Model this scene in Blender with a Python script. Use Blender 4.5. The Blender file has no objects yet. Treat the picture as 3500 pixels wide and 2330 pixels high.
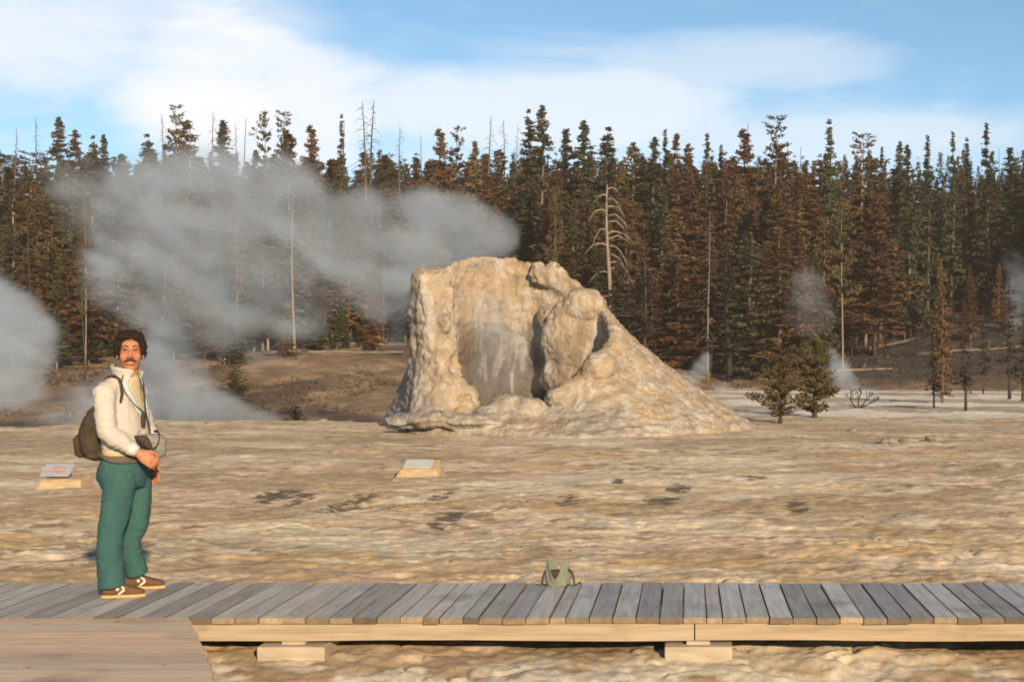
import bpy, math, random
import numpy as np
from mathutils import Vector, Matrix

rad = math.radians
sc = bpy.context.scene
COL = sc.collection
RNG = np.random.default_rng(7)
random.seed(7)
CAMZ = 1.55
HAZE = .0004

def at(u, v, Y):
    """a point Y metres ahead of the camera"""
    return Vector(((u - 1580) / 3271 * Y, Y, CAMZ - (v - 827.7) / 3271 * Y))

# ------------------------------------------------------------------ noise
_P = np.random.default_rng(3).permutation(4096)
_G3 = np.random.default_rng(4).normal(size=(4096, 3)); _G3 /= np.linalg.norm(_G3, axis=1)[:, None]
def perlin(x, y, z=0.0):
    x, y, z = np.broadcast_arrays(np.asarray(x, float), np.asarray(y, float), np.asarray(z, float))
    xi, yi, zi = np.floor(x).astype(int), np.floor(y).astype(int), np.floor(z).astype(int)
    xf, yf, zf = x - xi, y - yi, z - zi
    f = lambda t: t * t * t * (t * (t * 6 - 15) + 10)
    U, V, W = f(xf), f(yf), f(zf)
    out = 0
    for dx in (0, 1):
        for dy in (0, 1):
            for dz in (0, 1):
                h = _P[(_P[(_P[(xi + dx) & 4095] + yi + dy) & 4095] + zi + dz) & 4095]
                g = _G3[h]
                d = g[..., 0] * (xf - dx) + g[..., 1] * (yf - dy) + g[..., 2] * (zf - dz)
                out = out + d * (U if dx else 1 - U) * (V if dy else 1 - V) * (W if dz else 1 - W)
    return out * 1.5
def fbm(x, y, z=0.0, oct=4, gain=.5, lac=2.03):
    a, s, o = 1.0, 1.0, 0
    for i in range(oct):
        o = o + a * perlin(x * s + 17.3 * i, y * s - 9.1 * i, np.asarray(z) * s + 4.7 * i)
        a *= gain; s *= lac
    return o
def sstep(a, b, x):
    t = np.clip((np.asarray(x, float) - a) / (b - a), 0, 1)
    return t * t * (3 - 2 * t)

# ------------------------------------------------------------------ object helpers
def new_mesh(name, verts, faces, mats=(), smooth=True):
    """verts (n,3); faces: (m,k) array or list of tuples"""
    me = bpy.data.meshes.new(name)
    verts = np.asarray(verts, np.float32)
    if isinstance(faces, np.ndarray):
        m, k = faces.shape
        me.vertices.add(len(verts)); me.vertices.foreach_set('co', verts.ravel())
        me.loops.add(m * k); me.loops.foreach_set('vertex_index', faces.astype(np.int32).ravel())
        me.polygons.add(m); me.polygons.foreach_set('loop_start', np.arange(0, m * k, k, dtype=np.int32))
        me.update(calc_edges=True)
    else:
        me.from_pydata(verts.tolist(), [], faces); me.update()
    for mm in (mats if isinstance(mats, (list, tuple)) else [mats]): me.materials.append(mm)
    me.polygons.foreach_set('use_smooth', np.full(len(me.polygons), smooth))
    me.update()
    return me
def link(name, data, parent=None, loc=None):
    o = bpy.data.objects.new(name, data); COL.objects.link(o)
    if parent is not None: o.parent = parent
    if loc is not None: o.location = loc
    return o
def tag(o, label=None, cat=None, group=None, kind=None):
    if label: o['label'] = label
    if cat: o['category'] = cat
    if group: o['group'] = group
    if kind: o['kind'] = kind
    return o
def empty(name, loc, label, cat, group=None, rz=0):
    o = bpy.data.objects.new(name, None); COL.objects.link(o)
    o.location = loc; o.rotation_euler = (0, 0, rz); o.empty_display_size = .2
    return tag(o, label, cat, group)
def set_colors(me, cols, name='tint'):
    a = me.color_attributes.new(name, 'FLOAT_COLOR', 'POINT')
    c = np.ones((len(me.vertices), 4), np.float32); c[:, :cols.shape[1]] = cols
    a.data.foreach_set('color', c.ravel())

class MB:
    """collects shapes into one mesh"""
    def __init__(s): s.v, s.f = [], []
    def add(s, v, f):
        b = len(s.v); s.v.extend([tuple(p) for p in v]); s.f.extend([tuple(i + b for i in q) for q in f]); return b
    def box(s, x0, x1, y0, y1, z0, z1):
        s.add([(x, y, z) for z in (z0, z1) for y in (y0, y1) for x in (x0, x1)],
              [(0, 2, 3, 1), (4, 5, 7, 6), (0, 1, 5, 4), (2, 6, 7, 3), (0, 4, 6, 2), (1, 3, 7, 5)])
    def loft(s, rings, n=20, caps=True, power=2.0):
        """rings: (centre, axis a, axis b)"""
        v, f = [], []
        for c, a, b in rings:
            c, a, b = Vector(c), Vector(a), Vector(b)
            for i in range(n):
                t = 2 * math.pi * i / n
                ct, st = math.cos(t), math.sin(t)
                e = 2 / power
                ct = math.copysign(abs(ct) ** e, ct); st = math.copysign(abs(st) ** e, st)
                v.append(c + a * ct + b * st)
        for k in range(len(rings) - 1):
            for i in range(n):
                j = (i + 1) % n
                f.append((k * n + i, k * n + j, (k + 1) * n + j, (k + 1) * n + i))
        if caps:
            f.append(tuple(range(n - 1, -1, -1))); f.append(tuple((len(rings) - 1) * n + i for i in range(n)))
        s.add(v, f)
    def tube(s, pts, r, n=10, up=(0, 0, 1), flat=1.0):
        pts = [Vector(p) for p in pts]
        rr = r if isinstance(r, (list, tuple)) else [r] * len(pts)
        rings = []
        t0 = (pts[1] - pts[0]).normalized()
        a = t0.cross(Vector(up))
        if a.length < .05: a = t0.cross(Vector((1, 0, 0)))
        a.normalize()
        for i, p in enumerate(pts):
            t = ((pts[min(i + 1, len(pts) - 1)] - pts[max(i - 1, 0)])).normalized()
            a = (a - t * a.dot(t)).normalized()
            b = t.cross(a)
            rings.append((p, a * rr[i], b * rr[i] * flat))
        s.loft(rings, n)
    def ball(s, c, r, n=14, rot=None):
        rx, ry, rz = r if isinstance(r, (list, tuple)) else (r, r, r)
        c = Vector(c); R = rot or Matrix.Identity(3)
        rings = []
        m = n // 2
        for k in range(1, m):
            p = math.pi * k / m
            rings.append((c + R @ Vector((0, 0, -rz * math.cos(p))), R @ Vector((rx * math.sin(p), 0, 0)), R @ Vector((0, ry * math.sin(p), 0))))
        s.loft(rings, n)
    def build(s, name, mat, parent=None, smooth=True):
        return link(name, new_mesh(name, s.v, s.f, mat, smooth), parent)
    def remeshed(s, voxel, smooth_it=2):
        """union of the collected shapes as one continuous surface: (verts, faces)"""
        me = bpy.data.meshes.new('tmp'); me.from_pydata([tuple(p) for p in s.v], [], s.f); me.update()
        o = bpy.data.objects.new('tmp', me); COL.objects.link(o)
        m = o.modifiers.new('r', 'REMESH'); m.mode = 'VOXEL'; m.voxel_size = voxel
        if smooth_it:
            k = o.modifiers.new('s', 'SMOOTH'); k.factor = .5; k.iterations = smooth_it
        dg = bpy.context.evaluated_depsgraph_get(); dg.update()
        ev = o.evaluated_get(dg); em = ev.to_mesh()
        v = np.empty(len(em.vertices) * 3, np.float32); em.vertices.foreach_get('co', v)
        nrm = np.empty(len(em.vertices) * 3, np.float32); em.vertices.foreach_get('normal', nrm)
        f = [tuple(p.vertices) for p in em.polygons]
        ev.to_mesh_clear()
        bpy.data.objects.remove(o); bpy.data.meshes.remove(me)
        q = all(len(a) == 4 for a in f)
        return v.reshape(-1, 3), (np.array(f) if q else f), nrm.reshape(-1, 3)

# ------------------------------------------------------------------ materials
class NT:
    def __init__(s, name):
        s.m = bpy.data.materials.new(name); s.m.use_nodes = True
        s.t = s.m.node_tree; s.n = s.t.nodes; s.l = s.t.links
        s.b = s.n['Principled BSDF']; s.out = s.n['Material Output']
    def node(s, typ, **kw):
        x = s.n.new(typ)
        for k, v in kw.items(): setattr(x, k, v)
        return x
    def put(s, sock, val):
        if hasattr(val, 'is_output'): s.l.new(val, sock)
        elif val is not None: sock.default_value = val
    def coord(s, kind='Object', scale=(1, 1, 1)):
        c = s.node('ShaderNodeTexCoord'); m = s.node('ShaderNodeMapping'); m.inputs['Scale'].default_value = scale
        s.l.new(c.outputs[kind], m.inputs['Vector']); return m.outputs[0]
    def noise(s, vec, scale, detail=5, rough=.55, dist=0.0):
        x = s.node('ShaderNodeTexNoise'); s.put(x.inputs['Vector'], vec)
        x.inputs['Scale'].default_value = scale; x.inputs['Detail'].default_value = detail
        x.inputs['Roughness'].default_value = rough; x.inputs['Distortion'].default_value = dist
        return x.outputs[0]
    def ramp(s, fac, stops):
        x = s.node('ShaderNodeValToRGB'); s.put(x.inputs[0], fac)
        e = x.color_ramp.elements
        while len(e) < len(stops): e.new(.5)
        for k, (p, c) in zip(e, stops): k.position = p; k.color = (*c, 1) if len(c) == 3 else c
        return x.outputs[0]
    def mix(s, fac, a, b, mode='MIX'):
        x = s.node('ShaderNodeMix', data_type='RGBA', blend_type=mode)
        s.put(x.inputs[0], fac); s.put(x.inputs[6], a if hasattr(a, 'is_output') else (*a, 1)); s.put(x.inputs[7], b if hasattr(b, 'is_output') else (*b, 1))
        return x.outputs[2]
    def math(s, op, a, b=None, clamp=False):
        x = s.node('ShaderNodeMath', operation=op); x.use_clamp = clamp
        s.put(x.inputs[0], a); s.put(x.inputs[1], b); return x.outputs[0]
    def attr(s, name):
        x = s.node('ShaderNodeAttribute'); x.attribute_name = name; return x
    def bump(s, h, strength=.5, dist=.02, normal=None):
        x = s.node('ShaderNodeBump'); x.inputs['Strength'].default_value = strength; x.inputs['Distance'].default_value = dist
        s.put(x.inputs['Height'], h)
        if normal is not None: s.l.new(normal, x.inputs['Normal'])
        return x.outputs[0]
    def done(s, color, rough=.8, normal=None, spec=.3):
        s.put(s.b.inputs['Base Color'], color if hasattr(color, 'is_output') else (*color, 1))
        s.put(s.b.inputs['Roughness'], rough); s.b.inputs['Specular IOR Level'].default_value = spec
        if normal is not None: s.l.new(normal, s.b.inputs['Normal'])
        return s.m

def simple(name, c, var=.25, scale=8, rough=.85, bump=.2, bdist=.01, stretch=(1, 1, 1), spec=.3, obj_random=0):
    t = NT(name); v = t.coord('Object', stretch)
    n = t.noise(v, scale, 5)
    a = tuple(x * (1 - var) for x in c); b = tuple(min(1, x * (1 + var)) for x in c)
    col = t.ramp(n, [(.3, a), (.7, b)])
    if obj_random:
        oi = t.node('ShaderNodeObjectInfo')
        h = t.node('ShaderNodeHueSaturation'); t.l.new(col, h.inputs['Color'])
        mr = t.node('ShaderNodeMapRange'); t.l.new(oi.outputs['Random'], mr.inputs[0]); mr.inputs[3].default_value = 1 - obj_random; mr.inputs[4].default_value = 1 + obj_random
        t.l.new(mr.outputs[0], h.inputs['Value'])
        mr2 = t.node('ShaderNodeMapRange'); t.l.new(oi.outputs['Random'], mr2.inputs[0]); mr2.inputs[3].default_value = .515; mr2.inputs[4].default_value = .485
        t.l.new(mr2.outputs[0], h.inputs['Hue'])
        col = h.outputs[0]
    return t.done(col, rough, t.bump(n, bump, bdist), spec)

def foliage_mat(name, c1, c2, c3):
    """c1..c3 dark to light needles, by clump; a shade per tree"""
    t = NT(name); v = t.coord('Object')
    n = t.noise(v, 9, 3, .6)
    col = t.ramp(n, [(.34, c1), (.5, c2), (.66, c3)])
    oi = t.node('ShaderNodeObjectInfo')
    h = t.node('ShaderNodeHueSaturation'); t.l.new(col, h.inputs['Color'])
    mr = t.node('ShaderNodeMapRange'); t.l.new(oi.outputs['Random'], mr.inputs[0]); mr.inputs[3].default_value = .7; mr.inputs[4].default_value = 1.3
    t.l.new(mr.outputs[0], h.inputs['Value'])
    w = t.node('ShaderNodeTexWhiteNoise', noise_dimensions='1D'); t.l.new(oi.outputs['Random'], w.inputs['W'])
    mr2 = t.node('ShaderNodeMapRange'); t.l.new(w.outputs[0], mr2.inputs[0]); mr2.inputs[3].default_value = .48; mr2.inputs[4].default_value = .53
    t.l.new(mr2.outputs[0], h.inputs['Hue'])
    m = t.done(h.outputs[0], .7, None, .15)
    return m

M = {}
M['green'] = foliage_mat('needles_green', (0.0360, 0.0360, 0.0170), (0.0536, 0.0504, 0.0224), (0.0785, 0.0684, 0.0324))
M['olive'] = foliage_mat('needles_olive', (0.0450, 0.0342, 0.0126), (0.0684, 0.0504, 0.0194), (0.0998, 0.0726, 0.0292))
M['rust'] = foliage_mat('needles_rust', (0.0675, 0.0361, 0.0166), (0.0955, 0.0518, 0.0237), (0.1305, 0.0693, 0.0333))
M['burnt'] = foliage_mat('needles_burnt', (.022, .017, .013), (.038, .027, .019), (.06, .04, .026))
M['bark'] = simple('bark', (.12, .085, .06), .4, 3, .9, .6, .02, (3, 3, .6), obj_random=.35)
M['palebark'] = simple('pale_bark', (.22, .17, .125), .3, 3, .9, .5, .02, (3, 3, .5), obj_random=.25)
M['charbark'] = simple('charred_bark', (.05, .038, .03), .4, 3, .9, .5, .02, (3, 3, .5), obj_random=.3)
M['log'] = simple('log_wood', (.15, .115, .08), .35, 4, .9, .5, .02)

def tint_mat(name, rough, bscale, bstr, bdist, spec=.3, fine=None, contrast=.35):
    """base colour from the mesh's own colour attribute (stains; on the cone also painted shade), broken up by noise"""
    t = NT(name); v = t.coord('Object')
    a = t.attr('tint').outputs['Color']
    n1 = t.noise(v, bscale, 6, .6); n2 = t.noise(v, bscale * 6.7, 4, .6)
    k = t.ramp(n1, [(.3, (1 - contrast,) * 3), (.7, (1 + contrast * .6,) * 3)])
    k2 = t.ramp(n2, [(.3, (.82, .80, .78)), (.7, (1.12, 1.12, 1.14))])
    col = t.mix(1.0, t.mix(1.0, a, k, 'MULTIPLY'), k2, 'MULTIPLY')
    nb = t.bump(n1, bstr, bdist); nb = t.bump(n2, bstr * .7, bdist * .25, nb)
    return t.done(col, rough, nb, spec)
M['ground'] = tint_mat('sinter_ground', .9, 6.5, .5, .022, contrast=.22)
M['hill'] = tint_mat('forest_soil', .95, 1.1, .8, .15)
M['cone'] = tint_mat('sinter_cone', .85, 2.6, .85, .09, contrast=.22)
M['darkrock'] = simple('dark_stone', (.20, .16, .12), .35, 9, .9, .6, .03)
M['rock'] = simple('stone', (.36, .30, .235), .35, 9, .9, .6, .03)

# ------------------------------------------------------------------ terrain
PITS = [(805, 1152, 26, .8, .28), (650, 1128, 24, .6, .16), (690, 1140, 16, .6, .12), (1030, 1185, 22, .5, .1), (1425, 1103, 10, .3, .07), (1560, 1120, 18, .4, .06), (1300, 1150, 22, .4, .07),
        (1010, 1140, 14, .5, .1), (2050, 1015, 30, .5, .06), (1520, 1145, 26, .4, .06), (1830, 1165, 18, .4, .06), (1740, 1095, 22, .4, .07), (980, 1060, 20, .5, .05)]
def ground_z(x, y, detail=True):
    x = np.asarray(x, float); y = np.asarray(y, float)
    z = -.25 + .05 * fbm(x * .09, y * .09, 1.3, 3)
    # the flat ends on the west side in a shallow basin
    west = 1 - sstep(-7.5, -3.5, x)
    z = z - 1.1 * west * sstep(42.2 + 1.5 * perlin(x * .2, 3.3), 48, y + 1.2 * np.clip(-(x + 16), 0, 6))
    z = z - .04 * (1 - sstep(7.6, 8.8, y))
    if detail:
        near = 1 - sstep(60, 110, y)
        a = fbm(x * .45 + 5, y * .55, 7.7, 5, .58)
        st = 8.0
        q = a * st; fl = np.floor(q); fr = q - fl
        terr = (fl + sstep(.35, .62, fr)) / st                     # thin broken crusts of sinter
        z = z + near * (.032 * terr + .02 * a)
        a2 = fbm(x * 1.3 + 11, y * 2.3, 3.7, 4, .6); q2 = a2 * 5; f2 = np.floor(q2); z = z + near * (1 - sstep(25, 45, y)) * .022 * (f2 + sstep(.4, .58, q2 - f2)) / 5
        z = z + near * .011 * fbm(x * 2.2, y * 3.1, 2.2, 5, .65)
        b = fbm(x * .9 + 40, y * 1.1, 12.2, 4, .6)
        b2 = np.abs(b); z = z - near * .03 * np.exp(-(b2 / .05) ** 2) * sstep(-.1, .3, a)   # cracks
        fade = 1 - sstep(14, 30, y)
        z = z + fade * .012 * fbm(x * 8, y * 10, 5.1, 3, .65)
        for u, v, w, dy, dep in PITS:
            Y = 1.8 * 3271 / (v - 827.7); X = (u - 1580) / 3271 * Y; wx = w / 3271 * Y
            r = ((x - X) / wx) ** 2 + ((y - Y) / dy) ** 2
            r = r * (1 + .9 * perlin(x * 3.1, y * 2.3, 8.8))
            z = z - .15 * dep * np.exp(-np.clip(r, 0, 30) ** 2)
    return z
def hill_z(x, y):
    x = np.asarray(x, float); y = np.asarray(y, float)
    w = 1 - sstep(-8, 2, x)                                        # west of the cone
    e = sstep(8, 26, x)                                            # east shoulder
    y0 = 56 * w + 80 * (1 - w) + 3 * e + 3.5 * perlin(x * .05, 1.1)
    base = -1.25 * w - .9 * (1 - w)
    d = np.maximum(y - y0, -6)
    s = .105 + .02 * w + .165 * e
    run = 92 - 30 * e
    dd = np.where(d > 0, run * (1 - np.exp(-np.clip(d, 0, None) / run * 1.0)), d)
    z = base + s * dd * 1.12
    z = z + np.clip(d, 0, 20) / 20 * (.9 * fbm(x * .045, y * .045, 4.2, 4) + .22 * fbm(x * .3, y * .3, 9.9, 3))
    z = z + .10 * fbm(x * .8, y * .8, 3.9, 3) * sstep(0, 5, d)
    return z
def land_z(x, y):
    return float(np.maximum(ground_z(x, y, False), hill_z(x, y)))

# ground sheet: rows get farther apart with distance, columns fan out
def rows():
    y, out = 3.0, []
    while y < 900:
        out.append(y); y += max(.034, y * y / (1422 * 1.8) / 2.6) if y < 110 else y * .12
    return out
ys = np.array([-300, -150, -70, -30, -12, -4, 0, 1.5] + rows())
us = np.linspace(-.80, .50, 760)
us = np.concatenate([[-3, -1.6, -1.1, -.92], us, [.62, .9, 1.5, 3]])
YY, UU = np.meshgrid(ys, us, indexing='ij')
XX = UU * (np.abs(YY) + 3.5)
ZZ = ground_z(XX, YY)
nr, nc = XX.shape
idx = np.arange(nr * nc).reshape(nr, nc)
gq = np.stack([idx[:-1, :-1], idx[:-1, 1:], idx[1:, 1:], idx[1:, :-1]], -1).reshape(-1, 4)
gme = new_mesh('ground', np.stack([XX, YY, ZZ], -1).reshape(-1, 3), gq, M['ground'])
ground = tag(link('ground', gme), kind='structure')
def mixc(a, b, t): return a + (b - a) * t[..., None]
C = lambda *c: np.array(c, float)
n1 = fbm(XX * .16, YY * .22, 3.1, 4); n2 = fbm(XX * .85, YY * 1.0, 6.1, 5, .65); n3 = fbm(XX * 2.6 + 9, YY * 2.9, 1.9, 4, .65); n4 = fbm(XX * .07, YY * .1, 9.4, 3)
gc = np.broadcast_to(C(.53, .405, .275), XX.shape + (3,)).copy()
gc = mixc(gc, C(.64, .51, .375), sstep(-.2, .45, n2))
gc = mixc(gc, C(.40, .315, .225), sstep(.05, .45, n1) * .75)
gc = mixc(gc, C(.25, .17, .10), sstep(.14, .38, n3 - .3 * n2) * .85)
gc = mixc(gc, C(.54, .36, .17), sstep(.04, .42, fbm(XX * .5 + 70, YY * .8, 3.3, 4)) * .6)
gc = mixc(gc, C(.64, .53, .42), sstep(.28, .6, fbm(XX * 1.3 - 20, YY * 2.3, 5.3, 5, .65)) * .8)
gc = mixc(gc, C(.30, .235, .165), sstep(.12, .42, n4) * .5 * sstep(10, 16, YY) * (1 - sstep(40, 60, YY)))
gc = mixc(gc, C(.70, .60, .48), sstep(.02, .40, fbm(XX * .30 + 3, YY * .5, 4.4, 4)) * .6)
gc = mixc(gc, C(.56, .39, .30), sstep(.08, .40, fbm(XX * .4 + 90, YY * .5, 8.4, 4, .6)) * .5)
gc = mixc(gc, C(.34, .235, .135), sstep(.05, .40, fbm(XX * .33 + 50, YY * .62, 6.4, 5, .6)) * .6)
n5 = fbm(XX * 5, YY * 7, 2.7, 3, .6)
for u_, v_, w_, dy_, dep_ in PITS:                               # dark ragged colour over the broken hollows
    Y_ = 1.8 * 3271 / (v_ - 827.7); X_ = (u_ - 1580) / 3271 * Y_; wx_ = w_ / 3271 * Y_
    r_ = ((XX - X_) / wx_) ** 2 + ((YY - Y_) / dy_) ** 2 * .8
    gc = mixc(gc, C(.085, .058, .036), (1 - sstep(.0, .55, r_ * .32 + 1.1 * n5 + .4 * n3 - .12)) * .9)
# pale runoff flats beyond the cone on the east side
east = sstep(-1, 3, XX) * sstep(44, 50, YY + 2.5 * n2 + .18 * XX)
band = sstep(-.25, .15, np.sin(YY * .55 + 1.3 * n1 + .12 * XX) + .5 * n2)
gc = mixc(gc, C(.76, .69, .61), east * band * .95)
gc = mixc(gc, C(.36, .33, .28), east * (1 - band) * .6)
# near strip in front of the walk: grey white crust over brown soil
nearb = 1 - sstep(8.3, 8.7, YY)
gc = mixc(gc, C(.30, .20, .115), nearb * .55)
gc = mixc(gc, C(.58, .50, .40), nearb * sstep(.0, .25, n2 + .35 * n3 + (8.25 - YY) * .8))
gc = gc * C(1.02, 1.0, .88)
set_colors(gme, gc.reshape(-1, 3))

# hillside behind
hx = np.concatenate([np.linspace(-420, -95, 20), np.linspace(-92, 75, 330), np.linspace(80, 420, 20)])
hy = np.concatenate([np.linspace(46, 120, 190), np.linspace(122, 200, 50), np.linspace(210, 700, 20)])
HY, HX = np.meshgrid(hy, hx, indexing='ij')
HZ = hill_z(HX, HY)
HZ = np.where(HX > 120, HZ, HZ)
i2 = np.arange(HX.size).reshape(HX.shape)
hq = np.stack([i2[:-1, :-1], i2[:-1, 1:], i2[1:, 1:], i2[1:, :-1]], -1).reshape(-1, 4)
hme = new_mesh('hillside', np.stack([HX, HY, HZ], -1).reshape(-1, 3), hq, M['hill'])
tag(link('hillside', hme), kind='structure')
h1 = fbm(HX * .12, HY * .12, 2.1, 4); h2 = fbm(HX * .5, HY * .5, 7.7, 4)
hc = np.broadcast_to(C(.20, .13, .075), HX.shape + (3,)).copy()
hc = mixc(hc, C(.30, .20, .115), sstep(-.1, .4, h2))
hc = mixc(hc, C(.09, .062, .042), sstep(.0, .4, h1) * .7)
eh = sstep(2, 12, HX) * sstep(86, 90, HY)
hc = mixc(hc, C(.055, .045, .036), eh * sstep(-.5, -.1, .4 - h1 * 1.2 - 1.1 * sstep(.1, .5, fbm(HX * .06 + 3, HY * .09, 5.5, 3))))
set_colors(hme, hc.reshape(-1, 3))

# ------------------------------------------------------------------ trees
def quads_mesh(name, c, a, b, mat):
    """c centres, a/b half axes: (n,3) each -> leaf-like lozenges"""
    v = np.stack([c - a, c - b * .9 + a * .15, c + a, c + b * .9 + a * .15], 1).reshape(-1, 3)
    f = np.arange(len(v)).reshape(-1, 4)
    return new_mesh(name, v, f, mat, False)
def rand_unit(rng, n):
    g = rng.normal(size=(n, 3)); return g / np.linalg.norm(g, axis=1)[:, None]
def crown(seed, mat, base=.12, top=1.0, width=.11, prof=.85, nb=85, per=26, droop=.35, size=.018, gappy=.35, lump=.0, name='crown'):
    if size < .03: nb = int(nb * 1.45); per = int(per * 1.5); size *= .98
    """needle sprays along whorled branches of a tree one unit tall"""
    rng = np.random.default_rng(seed)
    P, A, B = [], [], []
    for i in range(nb):
        t = base + (top - base) * rng.random() ** .85
        k = (t - base) / (top - base)
        R = width * ((1 - k) ** prof * .97 + .03) * min(1, .55 + k * 5)
        az = rng.random() * 2 * math.pi
        g = math.sin(az * 2 + t * 23 + seed) * .5 + .5 * math.sin(az * 3 - t * 41 + seed * 2)
        L = R * (1 - gappy * max(0, g)) * (.72 + .5 * rng.random())
        if lump: L *= 1 + lump * math.sin(t * 31 + seed)
        m = max(6, int(per * (.35 + .65 * L / width)))
        s = rng.random(m) ** .7
        d = np.array([math.cos(az), math.sin(az), 0])
        rise = .25 * (1 - k) * 0 + (.35 * k - droop * (1 - k))
        p = d[None] * (s * L)[:, None]
        p[:, 2] = t + rise * s * L + (-.25 * droop) * (s ** 2) * L
        p += rng.normal(size=(m, 3)) * size * (1 - .6 * k) * np.array([.55, .55, .45])
        u = rand_unit(rng, m) * .75 + d[None] * .7; u[:, 2] -= .15
        u /= np.linalg.norm(u, axis=1)[:, None]
        w = np.cross(u, rand_unit(rng, m)); w /= np.linalg.norm(w, axis=1)[:, None] + 1e-9
        sz = size * (.6 + .8 * rng.random(m)) * (1 - .62 * k)
        P.append(p); A.append(u * sz[:, None]); B.append(w * sz[:, None] * .42)
    return quads_mesh(name, np.concatenate(P), np.concatenate(A), np.concatenate(B), mat)
def trunk_mesh(seed, mat, r=.009, top=.97, bend=.006, limbs=0, limb_len=.1, lo=.35, hi=.95, droop=.4, side=None, fork=False):
    rng = random.Random(seed); b = MB()
    n = 9
    pts = []
    for i in range(n):
        t = i / (n - 1) * top
        pts.append((bend * math.sin(t * 5 + seed), bend * math.cos(t * 4 + seed * 2) - bend, t - (.02 if i == 0 else 0)))
    b.tube(pts, [r * (1.25 if i == 0 else 1 - .86 * i / (n - 1)) for i in range(n)], 7)
    for k in range(limbs):
        t = lo + (hi - lo) * (k + rng.random() * .8) / limbs
        az = rng.random() * 6.283 if side is None else side + rng.uniform(-1.1, 1.1)
        L = limb_len * (1 - .75 * (t - lo) / (hi - lo + 1e-6)) * rng.uniform(.5, 1.15)
        i = int(t / top * (n - 1)); i = min(i, n - 2); f = t / top * (n - 1) - i
        o = Vector(pts[i]).lerp(Vector(pts[i + 1]), f)
        d = Vector((math.cos(az), math.sin(az), 0))
        q = [o, o + d * L * .35 + Vector((0, 0, L * .10)), o + d * L * .7 + Vector((0, 0, -L * droop * .25)), o + d * L * .95 + Vector((rng.uniform(-.2, .2) * L, 0, -L * droop))]
        rr = r * .26 * (1 - .3 * t)
        b.tube(q, [rr, rr * .8, rr * .6, rr * .3], 4)
        if rng.random() < .6:
            e = q[1]; b.tube([e, e + d * L * .25 + Vector((rng.uniform(-.3, .3) * L, rng.uniform(-.3, .3) * L, -L * .2 * droop))], [rr * .5, rr * .2], 4)
    return new_mesh('trunk', b.v, b.f, mat)

KIND = {}
def reg(kind, pairs, names): KIND[kind] = (pairs, names)
reg('spruce', [(crown(s, M['green'], .06, 1, .125, .8, 150, 30, .3, .017, .3), trunk_mesh(s, M['bark'], .010)) for s in (1, 2, 3, 4)], ('spruce_tree', 'spruce tree'))
reg('spire', [(crown(s, M['green'], .05, 1, .078, 1.15, 150, 22, .5, .013, .25), trunk_mesh(s, M['bark'], .008)) for s in (11, 12)], ('fir_tree', 'fir tree'))
reg('olive', [(crown(s, M['olive'], .22, 1, .145, .70, 110, 34, .1, .020, .6, .25), trunk_mesh(s, M['palebark'], .0095)) for s in (21, 22, 23)], ('pine_tree', 'pine tree'))
reg('rust', [(crown(s, M['rust'], .16, 1, .135, .80, 120, 30, .15, .019, .55, .2), trunk_mesh(s, M['bark'], .0095)) for s in (31, 32, 33, 34)], ('pine_tree', 'pine tree'))
reg('rustcone', [(crown(s, M['rust'], .08, 1, .115, .9, 130, 26, .3, .017, .4), trunk_mesh(s, M['bark'], .009)) for s in (41, 42)], ('pine_tree', 'pine tree'))
reg('open', [(crown(s, M['olive'], .38, 1, .12, .35, 46, 26, -.1, .018, .7, .4), trunk_mesh(s, M['palebark'], .0085, limbs=14, limb_len=.05, lo=.3, hi=.7)) for s in (51, 52)], ('pine_tree', 'pine tree'))
reg('burnt', [(crown(s, M['burnt'], .2, .98, .085, .6, 60, 16, .4, .014, .7), trunk_mesh(s, M['charbark'], .0085, limbs=26, limb_len=.07, lo=.15, hi=.9)) for s in (61, 62, 63)], ('burnt_pine', 'burnt pine'))
DEAD = {'snag': [trunk_mesh(s, M['palebark'], .0095, 1.0, .008, 46, .13, .22, .97, .35) for s in (71, 72)],
        'bare': [trunk_mesh(s, M['bark'], .0075, 1.0, .008, 60, .085, .35, .98, .5) for s in (73, 74, 77)],
        'pole': [trunk_mesh(s, M['charbark'], .0075, 1.0, .01, 9, .035, .3, .9, .3) for s in (75, 76)]}
NTREE = [0]
def tree(kind, x, y, H, label, group=None, wid=1.0, z=None, sink=.15, rz=None, lean=0):
    i = NTREE[0]; NTREE[0] += 1
    rng = random.Random(1000 + i)
    z = land_z(x, y) if z is None else z
    rz = rng.random() * 6.283 if rz is None else rz
    sxy = H * wid
    if kind in DEAD:
        me = DEAD[kind][i % len(DEAD[kind])]
        o = link('dead_tree', me, None, (x, y, z - sink)); o.scale = (sxy, sxy, H); o.rotation_euler = (lean, lean * .5, rz)
        return tag(o, label, 'dead tree', group)
    pairs, (nm, cat) = KIND[kind]
    cme, tme = pairs[rng.randrange(len(pairs))]
    e = empty(nm, (x, y, z - sink), label, cat, group, rz); e.scale = (sxy, sxy, H)
    link('trunk', tme, e); link('crown', cme, e)
    return e
def tree_uv(kind, u, vtop, Y, label, group=None, wid=1.0, **k):
    x = (u - 1580) / 3271 * Y
    zt = CAMZ + (827.7 - vtop) / 3271 * Y
    zb = land_z(x, Y)
    return tree(kind, x, Y, zt - zb + .15, label, group, wid, **k)

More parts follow.
